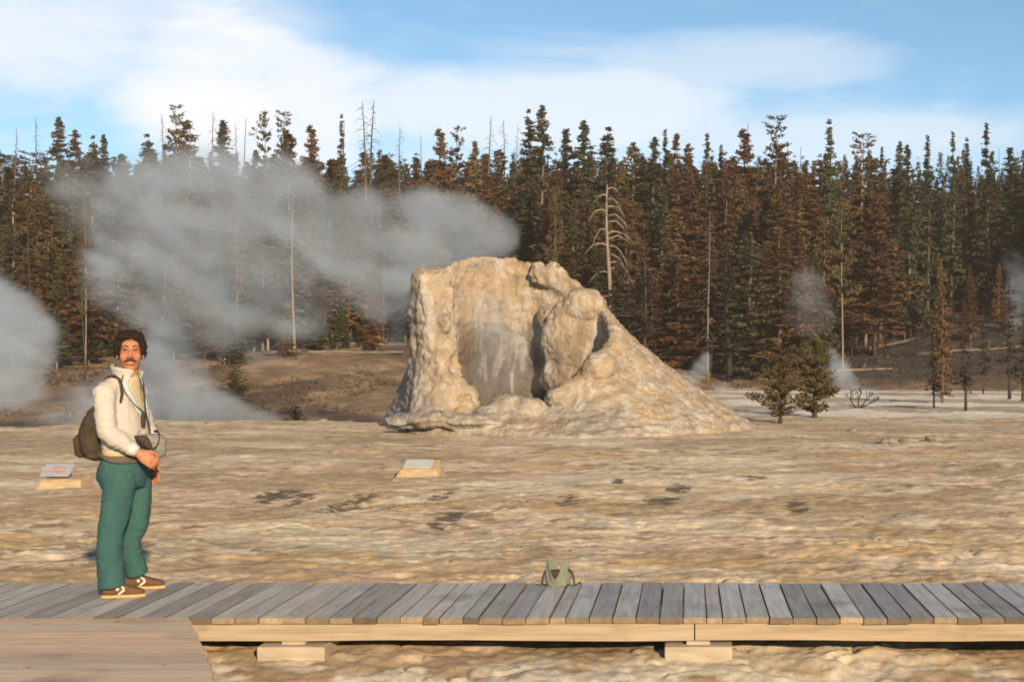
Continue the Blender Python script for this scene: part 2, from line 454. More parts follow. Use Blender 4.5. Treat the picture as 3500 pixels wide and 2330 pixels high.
PROM = [
 ('bare', 40, 296, 128, 1, 'thin bare tree at the far end of the forest skyline'),
 ('bare', 84, 270, 126, 1, 'wispy bare tree poking up beside the pointed spruce'),
 ('spruce', 135, 272, 120, .95, 'pointed green spruce rising over the far end of the steam'),
 ('rust', 173, 298, 122, .9, 'round topped rusty pine next to the pointed spruce'),
 ('spruce', 216, 312, 130, .8, 'small green spruce above the steam, one of two together'),
 ('spruce', 238, 312, 132, .8, 'slim second spruce close beside the small one above the steam'),
 ('spruce', 340, 308, 126, 1.1, 'bushy green spruce above the steam beside the grey snag'),
 ('bare', 375, 262, 124, 1, 'grey bare snag standing just before the tall tufted pine'),
 ('open', 405, 246, 122, .55, 'tall thin pine with a tufted top over the broad brown pine'),
 ('olive', 428, 280, 116, 1.15, 'broad bushy olive brown pine under the bright white cloud'),
 ('bare', 490, 257, 124, 1, 'spindly bare tree under the white cloud'),
 ('spruce', 513, 278, 121, 1.1, 'full green spruce under the white cloud'),
 ('bare', 541, 286, 126, .9, 'short bare tree just past the full green spruce'),
 ('pole', 570, 271, 126, 1, 'straight bare pole above the forest under the cloud'),
 ('open', 608, 249, 120, .5, 'lopsided thin pine leaning over the skyline'),
 ('open', 652, 260, 121, .6, 'sparse tufted pine beside the lopsided one'),
 ('rust', 662, 302, 118, 1.15, 'wide dark brown pine below the sparse tufted one'),
 ('rust', 716, 291, 119, .95, 'dark brown pine with a flat ragged top'),
 ('spire', 785, 264, 121, .8, 'narrow knobbly fir spire before the two tall dead trees'),
 ('bare', 836, 234, 116, 1.35, 'first of two tall dead trees with spreading twigs against the sky'),
 ('bare', 857, 233, 117, 1.45, 'second of two tall dead trees with spreading twigs, the fuller one'),
 ('bare', 922, 289, 121, 1.1, 'bare twiggy tree between the dead pair and the geyser cone'),
 ('pole', 966, 311, 122, 1, 'short bare stub tree above the steam near the cone'),
 ('rust', 1012, 299, 118, 1, 'brown pine above the billow of steam'),
 ('open', 1052, 294, 119, .7, 'sparse pine above the billow of steam'),
 ('rust', 1092, 325, 117, .85, 'low rusty pine above the top of the cone'),
 ('bare', 1128, 267, 118, 1.3, 'fuzzy grey dead tree above the top of the cone'),
 ('bare', 1156, 275, 119, 1.1, 'dead tree with a bowed top above the cone'),
 ('bare', 1189, 285, 122, .8, 'thin bare tree beside the two tall spruces'),
 ('spruce', 1217, 252, 112, .78, 'slimmer of the two tall dark spruces behind the cone'),
 ('spruce', 1247, 245, 110, .95, 'tallest and fullest dark spruce behind the cone'),
 ('spruce', 1302, 298, 113, 1.05, 'shorter green spruce after the tall pair'),
 ('spruce', 1342, 280, 112, 1.15, 'broad pointed spruce between the tall pair and the white snag'),
 ('spruce', 1397, 293, 112, 1.15, 'green spruce whose crown tops the white snag'),
 ('olive', 1457, 330, 114, .95, 'low olive pine just past the white snag'),
 ('spruce', 1506, 318, 112, 1.1, 'thick dark spruce halfway along the skyline'),
 ('spire', 1530, 294, 114, .8, 'narrow dark fir above the thick spruce'),
 ('rustcone', 1556, 310, 112, .9, 'brown pointed pine next to the narrow fir'),
 ('rust', 1583, 330, 112, .9, 'short flat topped brown pine on the skyline'),
 ('spire', 1627, 304, 110, 1.0, 'dark narrow fir standing alone above the brown pines'),
 ('spire', 1658, 330, 112, .9, 'lower dark fir beside the lone narrow one'),
 ('rust', 1712, 300, 108, 1.05, 'rust red pine with a bare pole sticking out of its top'),
 ('pole', 1709, 284, 110, 1, 'bare pole rising behind the rust red pine'),
 ('open', 1786, 270, 110, .75, 'tall open crowned pine with wispy top'),
 ('pole', 1822, 330, 112, 1, 'short bare pole after the open crowned pine'),
 ('pole', 1846, 338, 112, 1, 'pale bare pole before the tallest fir'),
 ('spire', 1907, 276, 106, 1.1, 'tallest narrow dark fir over the dark slope'),
 ('open', 1985, 310, 108, .95, 'open crowned pine with a long pale trunk past the tallest fir'),
 ('spire', 2028, 335, 108, .8, 'thin fir between the open pine and the twin spruces'),
 ('spruce', 2070, 328, 108, .75, 'slimmer of the twin spruces over the dark slope'),
 ('spruce', 2086, 336, 106, .85, 'fuller of the twin spruces over the dark slope'),
 ('spire', 2133, 309, 110, 1.05, 'narrow dark fir beside the gap of sky'),
 ('spire', 2191, 300, 110, .9, 'knobbly narrow fir past the gap of sky'),
 ('spire', 2224, 318, 110, 1.1, 'grey green fir beside the knobbly one'),
 ('spire', 2268, 281, 108, 1.1, 'tall layered fir near the end of the skyline'),
 ('pole', 2298, 340, 110, 1, 'bare pole beyond the tall layered fir'),
 ('spruce', 2323, 340, 107, 1.1, 'dark cone shaped spruce past the tall layered fir'),
 ('spruce', 2362, 355, 106, 1.1, 'dark spruce at the far end of the slope'),
]
for k, u, vt, Y, w, lab in PROM: tree_uv(k, u, vt, Y, lab, wid=w * (1 if k in DEAD else 1.35))

# the white snag, and pale trunks seen against the dark wood
def big_snag():
    Y = 92; x = (1402 - 1580) / 3271 * Y; z = land_z(x, Y)
    H = CAMZ + (827.7 - 425) / 3271 * Y - z
    b = MB(); rng = random.Random(5)
    n = 12; pts = [Vector((.10 * math.sin(i * .55) - .012 * i, 0, H * i / (n - 1) - (.3 if i == 0 else 0))) for i in range(n)]
    b.tube(pts, [.20 - .0145 * i for i in range(n)], 9)
    def limb(t, L, sgn, droop, depth):
        k = t * (n - 1); i = min(int(k), n - 2); o = pts[i].lerp(pts[i + 1], k - i)
        q = [o]
        for s in (.2, .4, .6, .8, 1):
            q.append(o + Vector((sgn * L * s * (1 - .2 * s * droop), depth * s, L * (.22 * math.sin(s * 2.2) - droop * s * s) + rng.uniform(-.06, .06))))
        b.tube(q, [.065, .055, .045, .036, .026, .012], 5)
        for s in (2, 3, 4):
            e = q[s]; b.tube([e, e + Vector((sgn * L * .18, rng.uniform(-.4, .4), -L * .16 * (1 + droop)))], [.022, .008], 4)
    for t, L, sgn, dr in ((.97, 1.0, 1, .5), (.93, 1.1, -1, .6), (.90, 1.3, 1, .7), (.86, 1.6, 1, .7), (.83, 1.5, -1, .7), (.80, 1.9, 1, .7), (.76, 2.0, 1, .8), (.72, 1.4, -1, 1.1), (.69, 2.2, 1, .5),
                          (.66, 2.0, 1, .4), (.62, 1.9, -1, .5), (.60, 1.8, 1, .9), (.55, 1.7, 1, 1.0), (.51, 2.1, 1, .9), (.47, 2.2, 1, 1.1), (.44, 1.9, -1, .6), (.38, 2.0, 1, .15), (.33, 1.7, 1, .8), (.29, 1.3, -1, .6)):
        limb(t, L * .85, sgn, dr, rng.uniform(-.8, .5))
    o = b.build('dead_tree', M['palebark']); o.location = (x, Y, z)
    tag(o, 'bleached white dead snag with long drooping bare branches beside the geyser cone', 'dead tree')
big_snag()
for k, u, vt, Y, w, lab in [
    ('open', 195, 470, 74, .55, 'tall bare trunked pine inside the drifting steam behind the man'),
    ('pole', 192, 640, 72, 1.4, 'pale dead trunk standing in the low steam behind the man'),
    ('snag', 672, 440, 82, .9, 'thick pale dead trunk rising through the steam from the bare slope'),
    ('open', 545, 420, 80, .55, 'slender pale trunk within the densest steam'),
    ('open', 1278, 430, 90, .6, 'pine with a pale lower trunk just behind the cone top'),
    ('snag', 1628, 480, 88, .7, 'pale dead trunk above the small steam vent'),
    ('rustcone', 1640, 560, 92, .9, 'rusty young pine beside the pale trunk above the vent'),
    ('open', 1938, 450, 92, .8, 'rusty pine with a long straight bare trunk beside the white flats'),
    ('snag', 883, 560, 90, .6, 'thin pale dead trunk close to the shaded side of the cone'),
    ('pole', 72, 430, 78, 1.2, 'light brown bare trunk before the dark wood at the edge of the steam'),
]: tree_uv(k, u, vt, Y, lab, wid=w)

REGION = [(-1e9, 330, 'behind the steam cloud beyond the man'), (330, 900, 'behind the wide steam plume'), (900, 1420, 'behind the geyser cone'),
          (1420, 1880, 'between the white snag and the tallest fir'), (1880, 1e9, 'on the dark slope above the white flats')]
KLAB = {'spruce': 'dark green spruce', 'spire': 'narrow dark fir', 'olive': 'olive brown pine', 'rust': 'rust brown dying pine', 'rustcone': 'rusty pointed pine', 'open': 'thin open crowned pine',
        'burnt': 'scorched thin pine', 'snag': 'pale bare snag', 'bare': 'bare twiggy dead tree', 'pole': 'bare dead pole'}
def forest_label(kind, u):
    for a, b, where in REGION:
        if a <= u < b:
            s = f'{KLAB[kind]} crowded into the forest {where}'
            return s, s + 's'
frng = np.random.default_rng(21)
fill = []
def band_fill(n, u0, u1, Y0, Y1, v0, v1, kinds, probs, wid=(.9, 1.25)):
    for i in range(n):
        u = u0 + (u1 - u0) * (i + frng.random()) / n
        Y = frng.uniform(Y0, Y1); vt = frng.uniform(v0, v1)
        k = kinds[frng.choice(len(kinds), p=probs)]
        fill.append((k, u, vt, Y, 1.75 * frng.uniform(*wid)))
A5 = ['rust', 'rustcone', 'olive', 'spruce', 'open']
band_fill(36, -60, 1250, 122, 140, 345, 385, A5, [.40, .2, .22, .1, .08])
band_fill(40, -60, 1250, 100, 116, 400, 470, A5, [.40, .2, .26, .06, .08])
band_fill(24, -40, 1000, 84, 94, 480, 590, ['olive', 'rust', 'open', 'spruce'], [.45, .33, .10, .12], (.9, 1.2))
band_fill(24, -20, 980, 77, 90, 640, 745, ['rustcone', 'olive', 'spruce', 'rust'], [.3, .35, .2, .15], (1.0, 1.4))
band_fill(26, 1180, 1900, 114, 126, 350, 400, ['spruce', 'rust', 'rustcone', 'olive'], [.25, .35, .25, .15])
band_fill(26, 1200, 1880, 98, 108, 400, 490, ['spruce', 'rust', 'rustcone', 'spire'], [.25, .34, .33, .08])
band_fill(20, 1270, 1880, 88, 96, 500, 630, ['spruce', 'rustcone', 'rust', 'burnt'], [.2, .4, .3, .1], (1., 1.4))
band_fill(22, 1650, 2400, 116, 130, 370, 430, ['spruce', 'rustcone', 'rust', 'spire', 'burnt'], [.2, .3, .3, .1, .1])
band_fill(16, 1700, 2060, 98, 110, 420, 500, ['rustcone', 'rust', 'spruce'], [.5, .35, .15])
band_fill(14, 2000, 2400, 112, 124, 420, 540, ['spruce', 'burnt', 'rustcone'], [.35, .4, .25])
band_fill(12, 1880, 2400, 92, 106, 600, 720, ['burnt', 'pole', 'rustcone'], [.5, .3, .2], (.7, 1.))
for k, u, vt, Y, w in fill:
    lab, grp = forest_label(k, u)
    tree_uv(k, u, vt, Y, lab, grp, wid=w)
# young trees on the flats east of the cone
for k, u, vt, vb, w, lab in [
    ('rustcone', 2165, 600, 925, .9, 'slim rust coloured pine standing at the edge of the white flats'),
    ('burnt', 2145, 760, 939, 1.5, 'short dark trunked pine on the brown ground before the white flats'),
    ('burnt', 2216, 690, 943, 1.6, 'dark trunked pine with two stems beside the white flats'),
    ('burnt', 2322, 640, 915, 1.6, 'gaunt scorched pine at the far end of the white flats'),
    ('burnt', 2352, 700, 922, 1.6, 'gaunt scorched pine farthest along the white flats'),
    ('burnt', 2262, 700, 905, 1.2, 'small scorched pine behind the white flats'),
]:
    Y = 1.77 * 3271 / (vb - 827.7)
    tree_uv(k, u, vt, Y, lab, wid=w, sink=.05)

def young_pine(u, vb, vt, wid, seed, mat, name, label, cat, Y=None, base=.12, nb=170, per=46, size=.031, trunk=.03):
    Y = Y or 1.77 * 3271 / (vb - 827.7)
    x = (u - 1580) / 3271 * Y; z = land_z(x, Y); H = (vb - vt) / 3271 * Y
    e = empty(name, (x, Y, z - .03), label, cat); e.scale = (H,) * 3
    link('trunk', trunk_mesh(seed, M['charbark'], trunk, .96, .01, 22, .16, .1, .8, -.2), e)
    link('crown', crown(seed, mat, base, 1.0, wid * .9, .32, nb, per, -.25, size, .7, .35), e)
young_pine(1795, 970, 812, .40, 81, M['olive'], 'young_pine', 'small bushy green pine with dark trunk at the foot of the cone slope', 'pine tree', base=.12)
young_pine(1872, 955, 768, .31, 82, M['olive'], 'young_pine', 'taller brownish young pine just behind the small green one', 'pine tree', base=.06)
young_pine(678, 962, 878, .44, 83, M['olive'], 'shrub', 'pointed olive shrub on the edge of the basin beside the cone', 'shrub', Y=49, base=.0)
young_pine(540, 893, 800, .46, 84, M['olive'], 'shrub', 'round dark shrub on the bare slope half veiled by steam', 'shrub', Y=62, base=.0)
young_pine(245, 965, 905, .7, 85, M['olive'], 'shrub', 'low spreading shrub in the steam behind the man', 'shrub', Y=52, base=.0)
# leafless shrub on the white flats
def bare_shrub():
    rng = random.Random(4); b = MB(); Y = 53.5
    def grow(p, d, L, r, k):
        q = p + d * L; m = p.lerp(q, .5) + Vector((rng.uniform(-.1, .1), rng.uniform(-.1, .1), 0)) * L
        b.tube([p, m, q], [r, r * .8, r * .6], 5)
        if k:
            for _ in range(3):
                grow(q, (d + Vector((rng.uniform(-.9, .9), rng.uniform(-.9, .9), rng.uniform(-.1, .6)))).normalized(), L * .66, r * .6, k - 1)
    for dx, dz in ((-.5, .8), (.1, 1), (.6, .7), (.9, .45)): grow(Vector((dx * .15, 0, 0)), Vector((dx, rng.uniform(-.3, .3), dz)).normalized(), .34, .035, 3)
    o = b.build('shrub', M['charbark']); x = (1972 - 1580) / 3271 * Y; o.location = (x, Y, land_z(x, Y))
    tag(o, 'leafless twisted shrub in front of the white flats', 'shrub')
bare_shrub()

# fallen logs and stones
def fallen_log(u, v, Y, L, r, rz, lab, tilt=0.0):
    b = MB(); rng = random.Random(int(u))
    n = 7; pts = [(L * (i / (n - 1) - .5), .06 * L * math.sin(i * 1.1 + u) * .3, r * .5 + .03 * rng.uniform(-1, 1)) for i in range(n)]
    b.tube(pts, [r * (1 - .09 * i) for i in range(n)], 8)
    for k in (1, 3, 4): b.tube([pts[k], (pts[k][0] + .2, pts[k][1], pts[k][2] + r * 3.4)], [r * .3, r * .12], 5)
    o = b.build('log', M['log']); x = (u - 1580) / 3271 * Y
    s = (land_z(x + L / 2 * math.cos(rz), Y + L / 2 * math.sin(rz)) - land_z(x - L / 2 * math.cos(rz), Y - L / 2 * math.sin(rz))) / L
    o.location = (x, Y, land_z(x, Y)); o.rotation_euler = (0, -math.atan(s) + tilt, rz)
    tag(o, lab, 'log')
fallen_log(770, 820, 78, 7.5, .13, .06, 'long pale fallen log across the slope beside the thick dead trunk')
fallen_log(850, 812, 84, 5.5, .12, -.12, 'shorter fallen log lying higher on the slope behind the cone')
fallen_log(1690, 800, 90, 7, .13, -.35, 'fallen log slanting down the slope behind the young pines')
fallen_log(2080, 705, 104, 10, .16, -.25, 'long lit fallen log across the dark slope')
fallen_log(1950, 840, 92, 6, .13, .15, 'fallen log low on the dark slope above the white flats')
fallen_log(2230, 820, 95, 7, .14, -.2, 'fallen log on the dark slope behind the scorched pines')
fallen_log(1700, 850, 84, 3.5, .14, .5, 'short stubby log near the small steam vent')

def stone(u, v, w, h, lab, Y=None, seed=0, mat=None):
    Y = Y or 1.8 * 3271 / (v - 827.7)
    x = (u - 1580) / 3271 * Y; W = w / 3271 * Y; H = h / 3271 * Y
    b = MB(); b.ball((0, 0, H * .35), (W / 2, W * .36, H * .7), 22)
    vv = np.array(b.v); k = 1 + .32 * fbm(vv[:, 0] / W * 2.3 + seed, vv[:, 1] / W * 2.3, vv[:, 2] / W * 2.3 + seed, 3)
    vv[:, :2] *= k[:, None]; vv[:, 2] = H * .35 + (vv[:, 2] - H * .35) * k; vv[:, 2] = np.minimum(vv[:, 2], H * (.92 + .1 * np.sin(vv[:, 0] / W * 6)))
    o = link('rock', new_mesh('rock', vv, b.f, mat or M['rock'])); o.location = (x, Y, float(np.maximum(ground_z(x, Y), hill_z(x, Y))) - H * .12)
    tag(o, lab, 'rock')
stone(1100, 1333, 58, 20, 'flat grey stone slab lying against the back edge of the boardwalk', Y=10.35, seed=3)
for i, (u, v, w, h, lab) in enumerate([(2045, 1018, 40, 17, 'low dark rock at the edge of the brown flat past the cone'), (2090, 1015, 46, 13, 'long flat rock beside the low dark one'), (2150, 1013, 40, 15, 'grey rock at the end of the row of three'),
                                       (1960, 990, 22, 9, 'small pale rock alone on the flat past the cone')]): stone(u, v, w, h, lab, seed=i * 3 + 1, mat=M['darkrock'])
for i, (u, v, w, h, Y, lab) in enumerate([(742, 916, 28, 16, 57, 'pale boulder on the bare slope above the pointed shrub'), (740, 942, 32, 17, 53, 'squat boulder on the bare slope next to the pointed shrub'), (800, 912, 26, 12, 57, 'flat boulder on the bare slope near the cone'),
                                          (905, 905, 24, 14, 58, 'boulder on the bare slope close against the shaded cone wall'), (868, 940, 20, 9, 54, 'small stone on the bare slope near the cone foot')]): stone(u, v, w, h, lab, Y=Y, seed=i * 5 + 2)

# dry brush and litter over the slopes
def undergrowth():
    rng = np.random.default_rng(9); n = 5200
    Y = rng.uniform(58, 118, n); u = rng.uniform(-150, 2500, n); x = (u - 1580) / 3271 * Y
    hz = hill_z(x, Y); gz = ground_z(x, Y, False)
    ok = (hz > gz + .02) & (fbm(x * .14, Y * .14, 8.8, 3) > -.12 + .3 * (u < 1000)); x, Y, hz = x[ok], Y[ok], hz[ok]
    P, A, B = [], [], []
    for k in range(len(x)):
        m = 9; s = rng.uniform(.12, .42)
        p = np.array([x[k], Y[k], hz[k]]) + rng.normal(size=(m, 3)) * [s, s, s * .35] + [0, 0, s * .4]
        a = rand_unit(rng, m); a[:, 2] = abs(a[:, 2]) * .8; w = np.cross(a, rand_unit(rng, m))
        P.append(p); A.append(a * s * .5); B.append(w * s * .16)
    t = NT('dry_brush'); v = t.coord('Object'); n_ = t.noise(v, .5, 3)
    mat = t.done(t.ramp(n_, [(.35, (.035, .03, .015)), (.5, (.07, .045, .022)), (.65, (.13, .075, .034))]), .9)
    o = link('undergrowth', quads_mesh('undergrowth', np.concatenate(P), np.concatenate(A), np.concatenate(B), mat))
    tag(o, 'dry brown brush and litter covering the forest slopes', 'undergrowth', kind='stuff')
undergrowth()
def far_forest():
    """the closed wood beyond the rows one can tell apart"""
    rng = np.random.default_rng(33); V = []; n = 0
    src = [KIND['rust'][0][0][0], KIND['rustcone'][0][0][0], KIND['spruce'][0][0][0], KIND['spruce'][0][1][0]]
    arr = []
    for me in src:
        a = np.empty(len(me.vertices) * 3, np.float32); me.vertices.foreach_get('co', a); a = a.reshape(-1, 4, 3)
        arr.append(a[rng.permutation(len(a))[:2600]])
    for i in range(640):
        u = -120 + 2620 * (i + rng.random()) / 400; Y = rng.uniform(128, 165)
        if i >= 400: u = rng.uniform(-900, -90) if i < 540 else rng.uniform(2420, 3000); Y = rng.uniform(96, 165)
        x = (u - 1580) / 3271 * Y; z = float(hill_z(x, Y)); vt = rng.uniform(345, 425)
        H = CAMZ + (827.7 - vt) / 3271 * Y - z
        H = max(H, 4); a = arr[rng.integers(4)]; t = rng.random() * 6.28; c, s = math.cos(t), math.sin(t); w = max(H, 9) * rng.uniform(1, 1.4)
        q = np.stack([(a[..., 0] * c - a[..., 1] * s) * w + x, (a[..., 0] * s + a[..., 1] * c) * w + Y, a[..., 2] * H + z], -1); V.append(q)
    V = np.concatenate(V); t = NT('far_needles'); v = t.coord('Object'); nn = t.noise(v, .12, 2)
    mat = t.done(t.ramp(nn, [(.4, (.04, .036, .015)), (.52, (.062, .042, .019)), (.62, (.09, .05, .023))]), .8, None, .1)
    o = link('forest', new_mesh('forest', V.reshape(-1, 3), np.arange(V.shape[0] * 4).reshape(-1, 4), mat, False))
    tag(o, 'distant closed brown and green conifer wood along the top of the hill', 'forest', kind='stuff')
far_forest()

# ------------------------------------------------------------------ geyser cone
CX, CY = -4.52, 37.0
GZ = -.25
def interp_deg(th, table):
    t = np.array([a for a, _ in table], float); v = np.array([b for _, b in table], float)
    t = np.concatenate([t - 360, t, t + 360]); v = np.concatenate([v, v, v])
    return np.interp(th, t, v)
RIMZ = [(0, 2.45), (15, 2.75), (30, 3.1), (45, 3.5), (58, 3.85), (63, 4.15), (72, 4.2), (77, 4.0), (82, 4.15), (95, 4.3), (120, 4.4), (140, 4.15), (155, 3.9), (180, 3.85), (200, 3.85), (209, 3.75), (214, 3.2), (219, 2.3), (223, 1.7), (228, 1.1), (234, .75), (240, .62), (248, .33), (262, .36),
        (270, .50), (280, .48), (288, .30), (297, .34), (308, .75), (318, 1.2), (328, 1.55), (338, 1.9), (350, 2.2)]
RIMR = [(0, 2.45), (30, 2.35), (60, 2.25), (90, 2.2), (140, 2.25), (180, 2.0), (205, 1.7), (225, 1.7), (240, 1.6), (265, 1.9), (290, 1.9), (310, 2.2), (330, 2.5), (350, 2.55)]
BASER = [(0, 6.3), (30, 6.4), (60, 6.6), (90, 6.6), (115, 6.2), (135, 4.9), (150, 4.2), (165, 3.6), (175, 3.35), (200, 3.1), (225, 3.1), (250, 3.3), (270, 3.6), (295, 4.2), (320, 4.8), (340, 5.6)]
PROF = [(0, 1.25), (45, 1.2), (90, 1.0), (140, 1.1), (165, 2.4), (180, 3.6), (220, 3.2), (245, 1.6), (270, 1.2), (320, 1.1)]
THK = [(0, .25), (90, .25), (150, .35), (180, .55), (200, .85), (214, .8), (235, .4), (270, .3), (330, .3)]
def geyser():
    th = np.concatenate([np.linspace(0, 200, 90, endpoint=False), np.linspace(200, 250, 60, endpoint=False), np.linspace(250, 360, 70, endpoint=False)])
    H = interp_deg(th, RIMZ) - GZ; R = interp_deg(th, RIMR); Bs = interp_deg(th, BASER) + .25 * np.sin(np.radians(th * 5)); pr = interp_deg(th, PROF); tk = interp_deg(th, THK)
    H = H + .10 * perlin(th * .16, 2.2) + .05 * perlin(th * .5, 5.2)
    ct, stn = np.cos(np.radians(th)), np.sin(np.radians(th))
    ringsP = []
    def ring(r, z): ringsP.append(np.stack([r * ct, r * stn, z], -1))
    n = len(th)
    ring(Bs * 1.02, np.full(n, -.9)); ring(Bs, np.full(n, -.12))
    for t in np.linspace(.04, .97, 26):
        s = 1 - t
        ring(R + tk + (Bs - R - tk) * s ** pr, H * t)
    ring(R + tk * .8, H * .995); ring(R + tk * .4, H * 1.0)
    for s in np.linspace(0, 1, 22):
        zz = H + (-.8 - H) * s
        cav = np.exp(-((th - 100) / 48) ** 4) * .28 * (1 - sstep(1.2, 3.6, zz + .25 * np.sin(th * .2))) * sstep(-.6, .6, zz)
        ring(R * (1 - .25 * s ** 3) + cav, zz)
    ring(R * .25, np.full(n, -1.0))
    v = np.concatenate(ringsP); k = len(ringsP)
    b = MB(); f = []
    for a in range(k - 1):
        for i in range(n):
            j = (i + 1) % n
            f.append((a * n + i, a * n + j, (a + 1) * n + j, (a + 1) * n + i))
    f.append(tuple(range(n - 1, -1, -1))); f.append(tuple((k - 1) * n + i for i in range(n)))
    b.add(v, f)
    loc = lambda u, vv, Y: Vector(at(u, vv, Y)) - Vector((CX, CY, GZ))
    # slab of wall standing out of the back, east side of the vent
    for u, vv, rx, rz, ry, Y in ((1330, 780, 1.0, 1.15, .55, 38.45), (1345, 710, .62, .55, .5, 38.35), (1270, 730, .42, .36, .35, 38.95), (1258, 745, .2, .2, .25, 38.9), (1305, 868, .72, .62, .5, 38.5)):
        b.ball(loc(u, vv, Y), (rx, ry, rz), 26)
    # knobbly rind down the broken end of the west wall and the bulb at its foot
    lr = random.Random(8)
    for u, vv, r in ((1022, 745, .22), (1030, 800, .24), (1018, 850, .3), (1050, 880, .30), (1078, 915, .36), (1030, 905, .40), (985, 920, .42), (1092, 935, .2)):
        b.ball(loc(u, vv, 35.75 + lr.uniform(-.1, .1)), (r * .75, r * .7, r * lr.uniform(.8, 1.1)), 12)
    # crags along the back rim
    for u, vv, r in ((1238, 628, .30), (1264, 640, .30), (1290, 662, .24)):
        b.ball(loc(u, vv, 39.05 + lr.uniform(-.12, .12)), (r * .9, r * .8, r * .95), 12)
    # low lip and hummocks before the vent
    for u, vv, rx, rz, Y in ((1170, 930, .5, .28, 35.1), (1215, 935, .4, .22, 35.0), (1130, 950, .4, .2, 34.9), (1330, 900, .55, .35, 35.2), (1290, 915, .4, .28, 35.1), (1380, 850, .5, .45, 35.5), (1000, 965, .7, .2, 34.3), (930, 970, .5, .2, 34.6), (1080, 970, .7, .18, 34.2)):
        b.ball(loc(u, vv, Y), (rx, .5, rz), 14)
    vv_, ff, nn = b.remeshed(.048, 9)
    p = vv_ + np.array([CX, CY, GZ])
    x, y, z = p.T.astype(float)
    r = np.hypot(x - CX, y - CY)
    ang = np.degrees(np.arctan2(y - CY, x - CX)) % 360
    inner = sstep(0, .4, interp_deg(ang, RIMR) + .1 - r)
    up = sstep(-.1, .6, z)
    rough = (.24 + .38 * np.maximum(inner, ((ang > 60) & (ang < 250)) * .8)) * up
    cell = np.abs(fbm(x * 1.25, y * 1.25, z * 1.25, 3))
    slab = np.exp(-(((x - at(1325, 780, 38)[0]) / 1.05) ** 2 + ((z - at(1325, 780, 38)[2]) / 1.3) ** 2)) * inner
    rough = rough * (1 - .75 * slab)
    ridg = 1 - np.abs(fbm(x * 2.1, y * 2.1, z * 1.7, 4, .55))
    vcell = np.abs(fbm(x * 2.6 + 30, y * 2.6, z * 1.7, 3, .6)); vcell = np.minimum(vcell, .26)
    d = rough * (.10 * (cell - .25) + .34 * (vcell - .12) + .09 * (ridg - .7) + .06 * fbm(x * 5.1, y * 5.1, z * 4.4, 3, .6)) + .030 * fbm(x * 3.3 + 3, y * 3.3, z * 3.3, 4, .65) + .016 * (1 - 1.6 * np.abs(fbm(x * 8, y * 8, z * 6, 3, .6))) - .03 * np.exp(-(fbm(x * 1.6, y * 1.6, z * 2.6, 3) / .06) ** 2)
    # shallow terraces on the skirt
    d = d + (1 - up) * .025 * np.sin(z * 34 + 7 * fbm(x * .8, y * .8, 0, 4))
    p = p + nn * d[:, None]
    me = new_mesh('geyser_cone', p, ff, M['cone'])
    a1 = fbm(x * .7, y * .7, z * 1.1, 4); a2 = fbm(x * 1.8 + 8, y * 1.8, z * 1.2, 4, .6); a3 = fbm(x * 2.6, y * 2.6 + 9, z * .5, 3)
    c = np.broadcast_to(C(.42, .315, .205), (len(x), 3)).copy()
    c = mixc(c, C(.50, .40, .29), sstep(0, .45, a2))
    c = mixc(c, C(.33, .265, .195), sstep(.05, .45, a1) * .8)
    c = mixc(c, C(.42, .28, .13), sstep(.15, .5, fbm(x * 1.1, y * 1.1, z * 1.1 + 30, 4)) * .6)
    c = mixc(c, C(.38, .34, .28), (1 - sstep(.1, .9, z)) * .65 * sstep(-.3, .2, a1))
    c = mixc(c, C(.125, .095, .066), np.maximum(inner, (r > 2.2) * (z < 2.6) * (nn[:, 1] < .2) * ((ang > 40) & (ang < 160))) * (1 - sstep(1.7, 3.3, z + .4 * a1)) * .9 * (1 - .8 * slab))            # shade of the hollow vent painted in, together with wet mineral stain
    c = mixc(c, C(.16, .12, .09), ((x < CX - 1.6) * sstep(.9, .3, z) * (y < 36.2)).astype(float) * sstep(-.1, .3, a2 + .1) * .7)  # shaded notch at the foot of the west wall, darkened in the colour
    c = mixc(c, C(.26, .24, .23), ((ang > 165) & (ang < 235)) * (1 - inner) * sstep(2.4, 2.7, r) * .75)  # shadow on the outer west face, painted in as grey
    c = mixc(c, C(.52, .47, .40), sstep(.08, .42, fbm(x * 2.6 + 4, y * 2.6, z * .55, 4, .6)) * .6)
    c = mixc(c, C(.25, .175, .105), sstep(.16, .44, fbm(x * 2.1 + 60, y * 2.1, z * .6 + 9, 4, .6)) * .5)
    c = c * C(.77, .775, .78)
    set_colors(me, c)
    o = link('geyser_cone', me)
    tag(o, 'tall broken tan geyser cone with a gaping vent, steam rising from it', 'geyser cone')
geyser()

# ------------------------------------------------------------------ boardwalks
def plank_mat(name, c1, c2, c3, stretch, rough=.62, spec=.5):
    t = NT(name); a = t.attr('tint').outputs['Color']
    v = t.coord('Object', stretch)
    n = t.noise(v, 6, 6, .65, .4); n2 = t.noise(t.coord('Object'), 1.6, 4); n3 = t.noise(v, 30, 3, .6)
    col = t.ramp(n, [(.28, c1), (.5, c2), (.74, c3)])
    col = t.mix(1.0, col, a, 'MULTIPLY')
    col = t.mix(t.ramp(n2, [(.55, (0, 0, 0)), (.72, (.55, .55, .55))]), col, (.13, .10, .075))
    k = t.node('ShaderNodeTexVoronoi'); t.l.new(t.coord('Object', (1, 1, 1)), k.inputs['Vector']); k.inputs['Scale'].default_value = 4.3
    kn = t.ramp(k.outputs['Distance'], [(.05, (1, 1, 1)), (.09, (0, 0, 0))])
    col = t.mix(t.math('MULTIPLY', kn, .6), col, (.07, .05, .035))
    nb = t.bump(n, .35, .006); nb = t.bump(n3, .3, .003, nb)
    return t.done(col, rough, nb, spec)
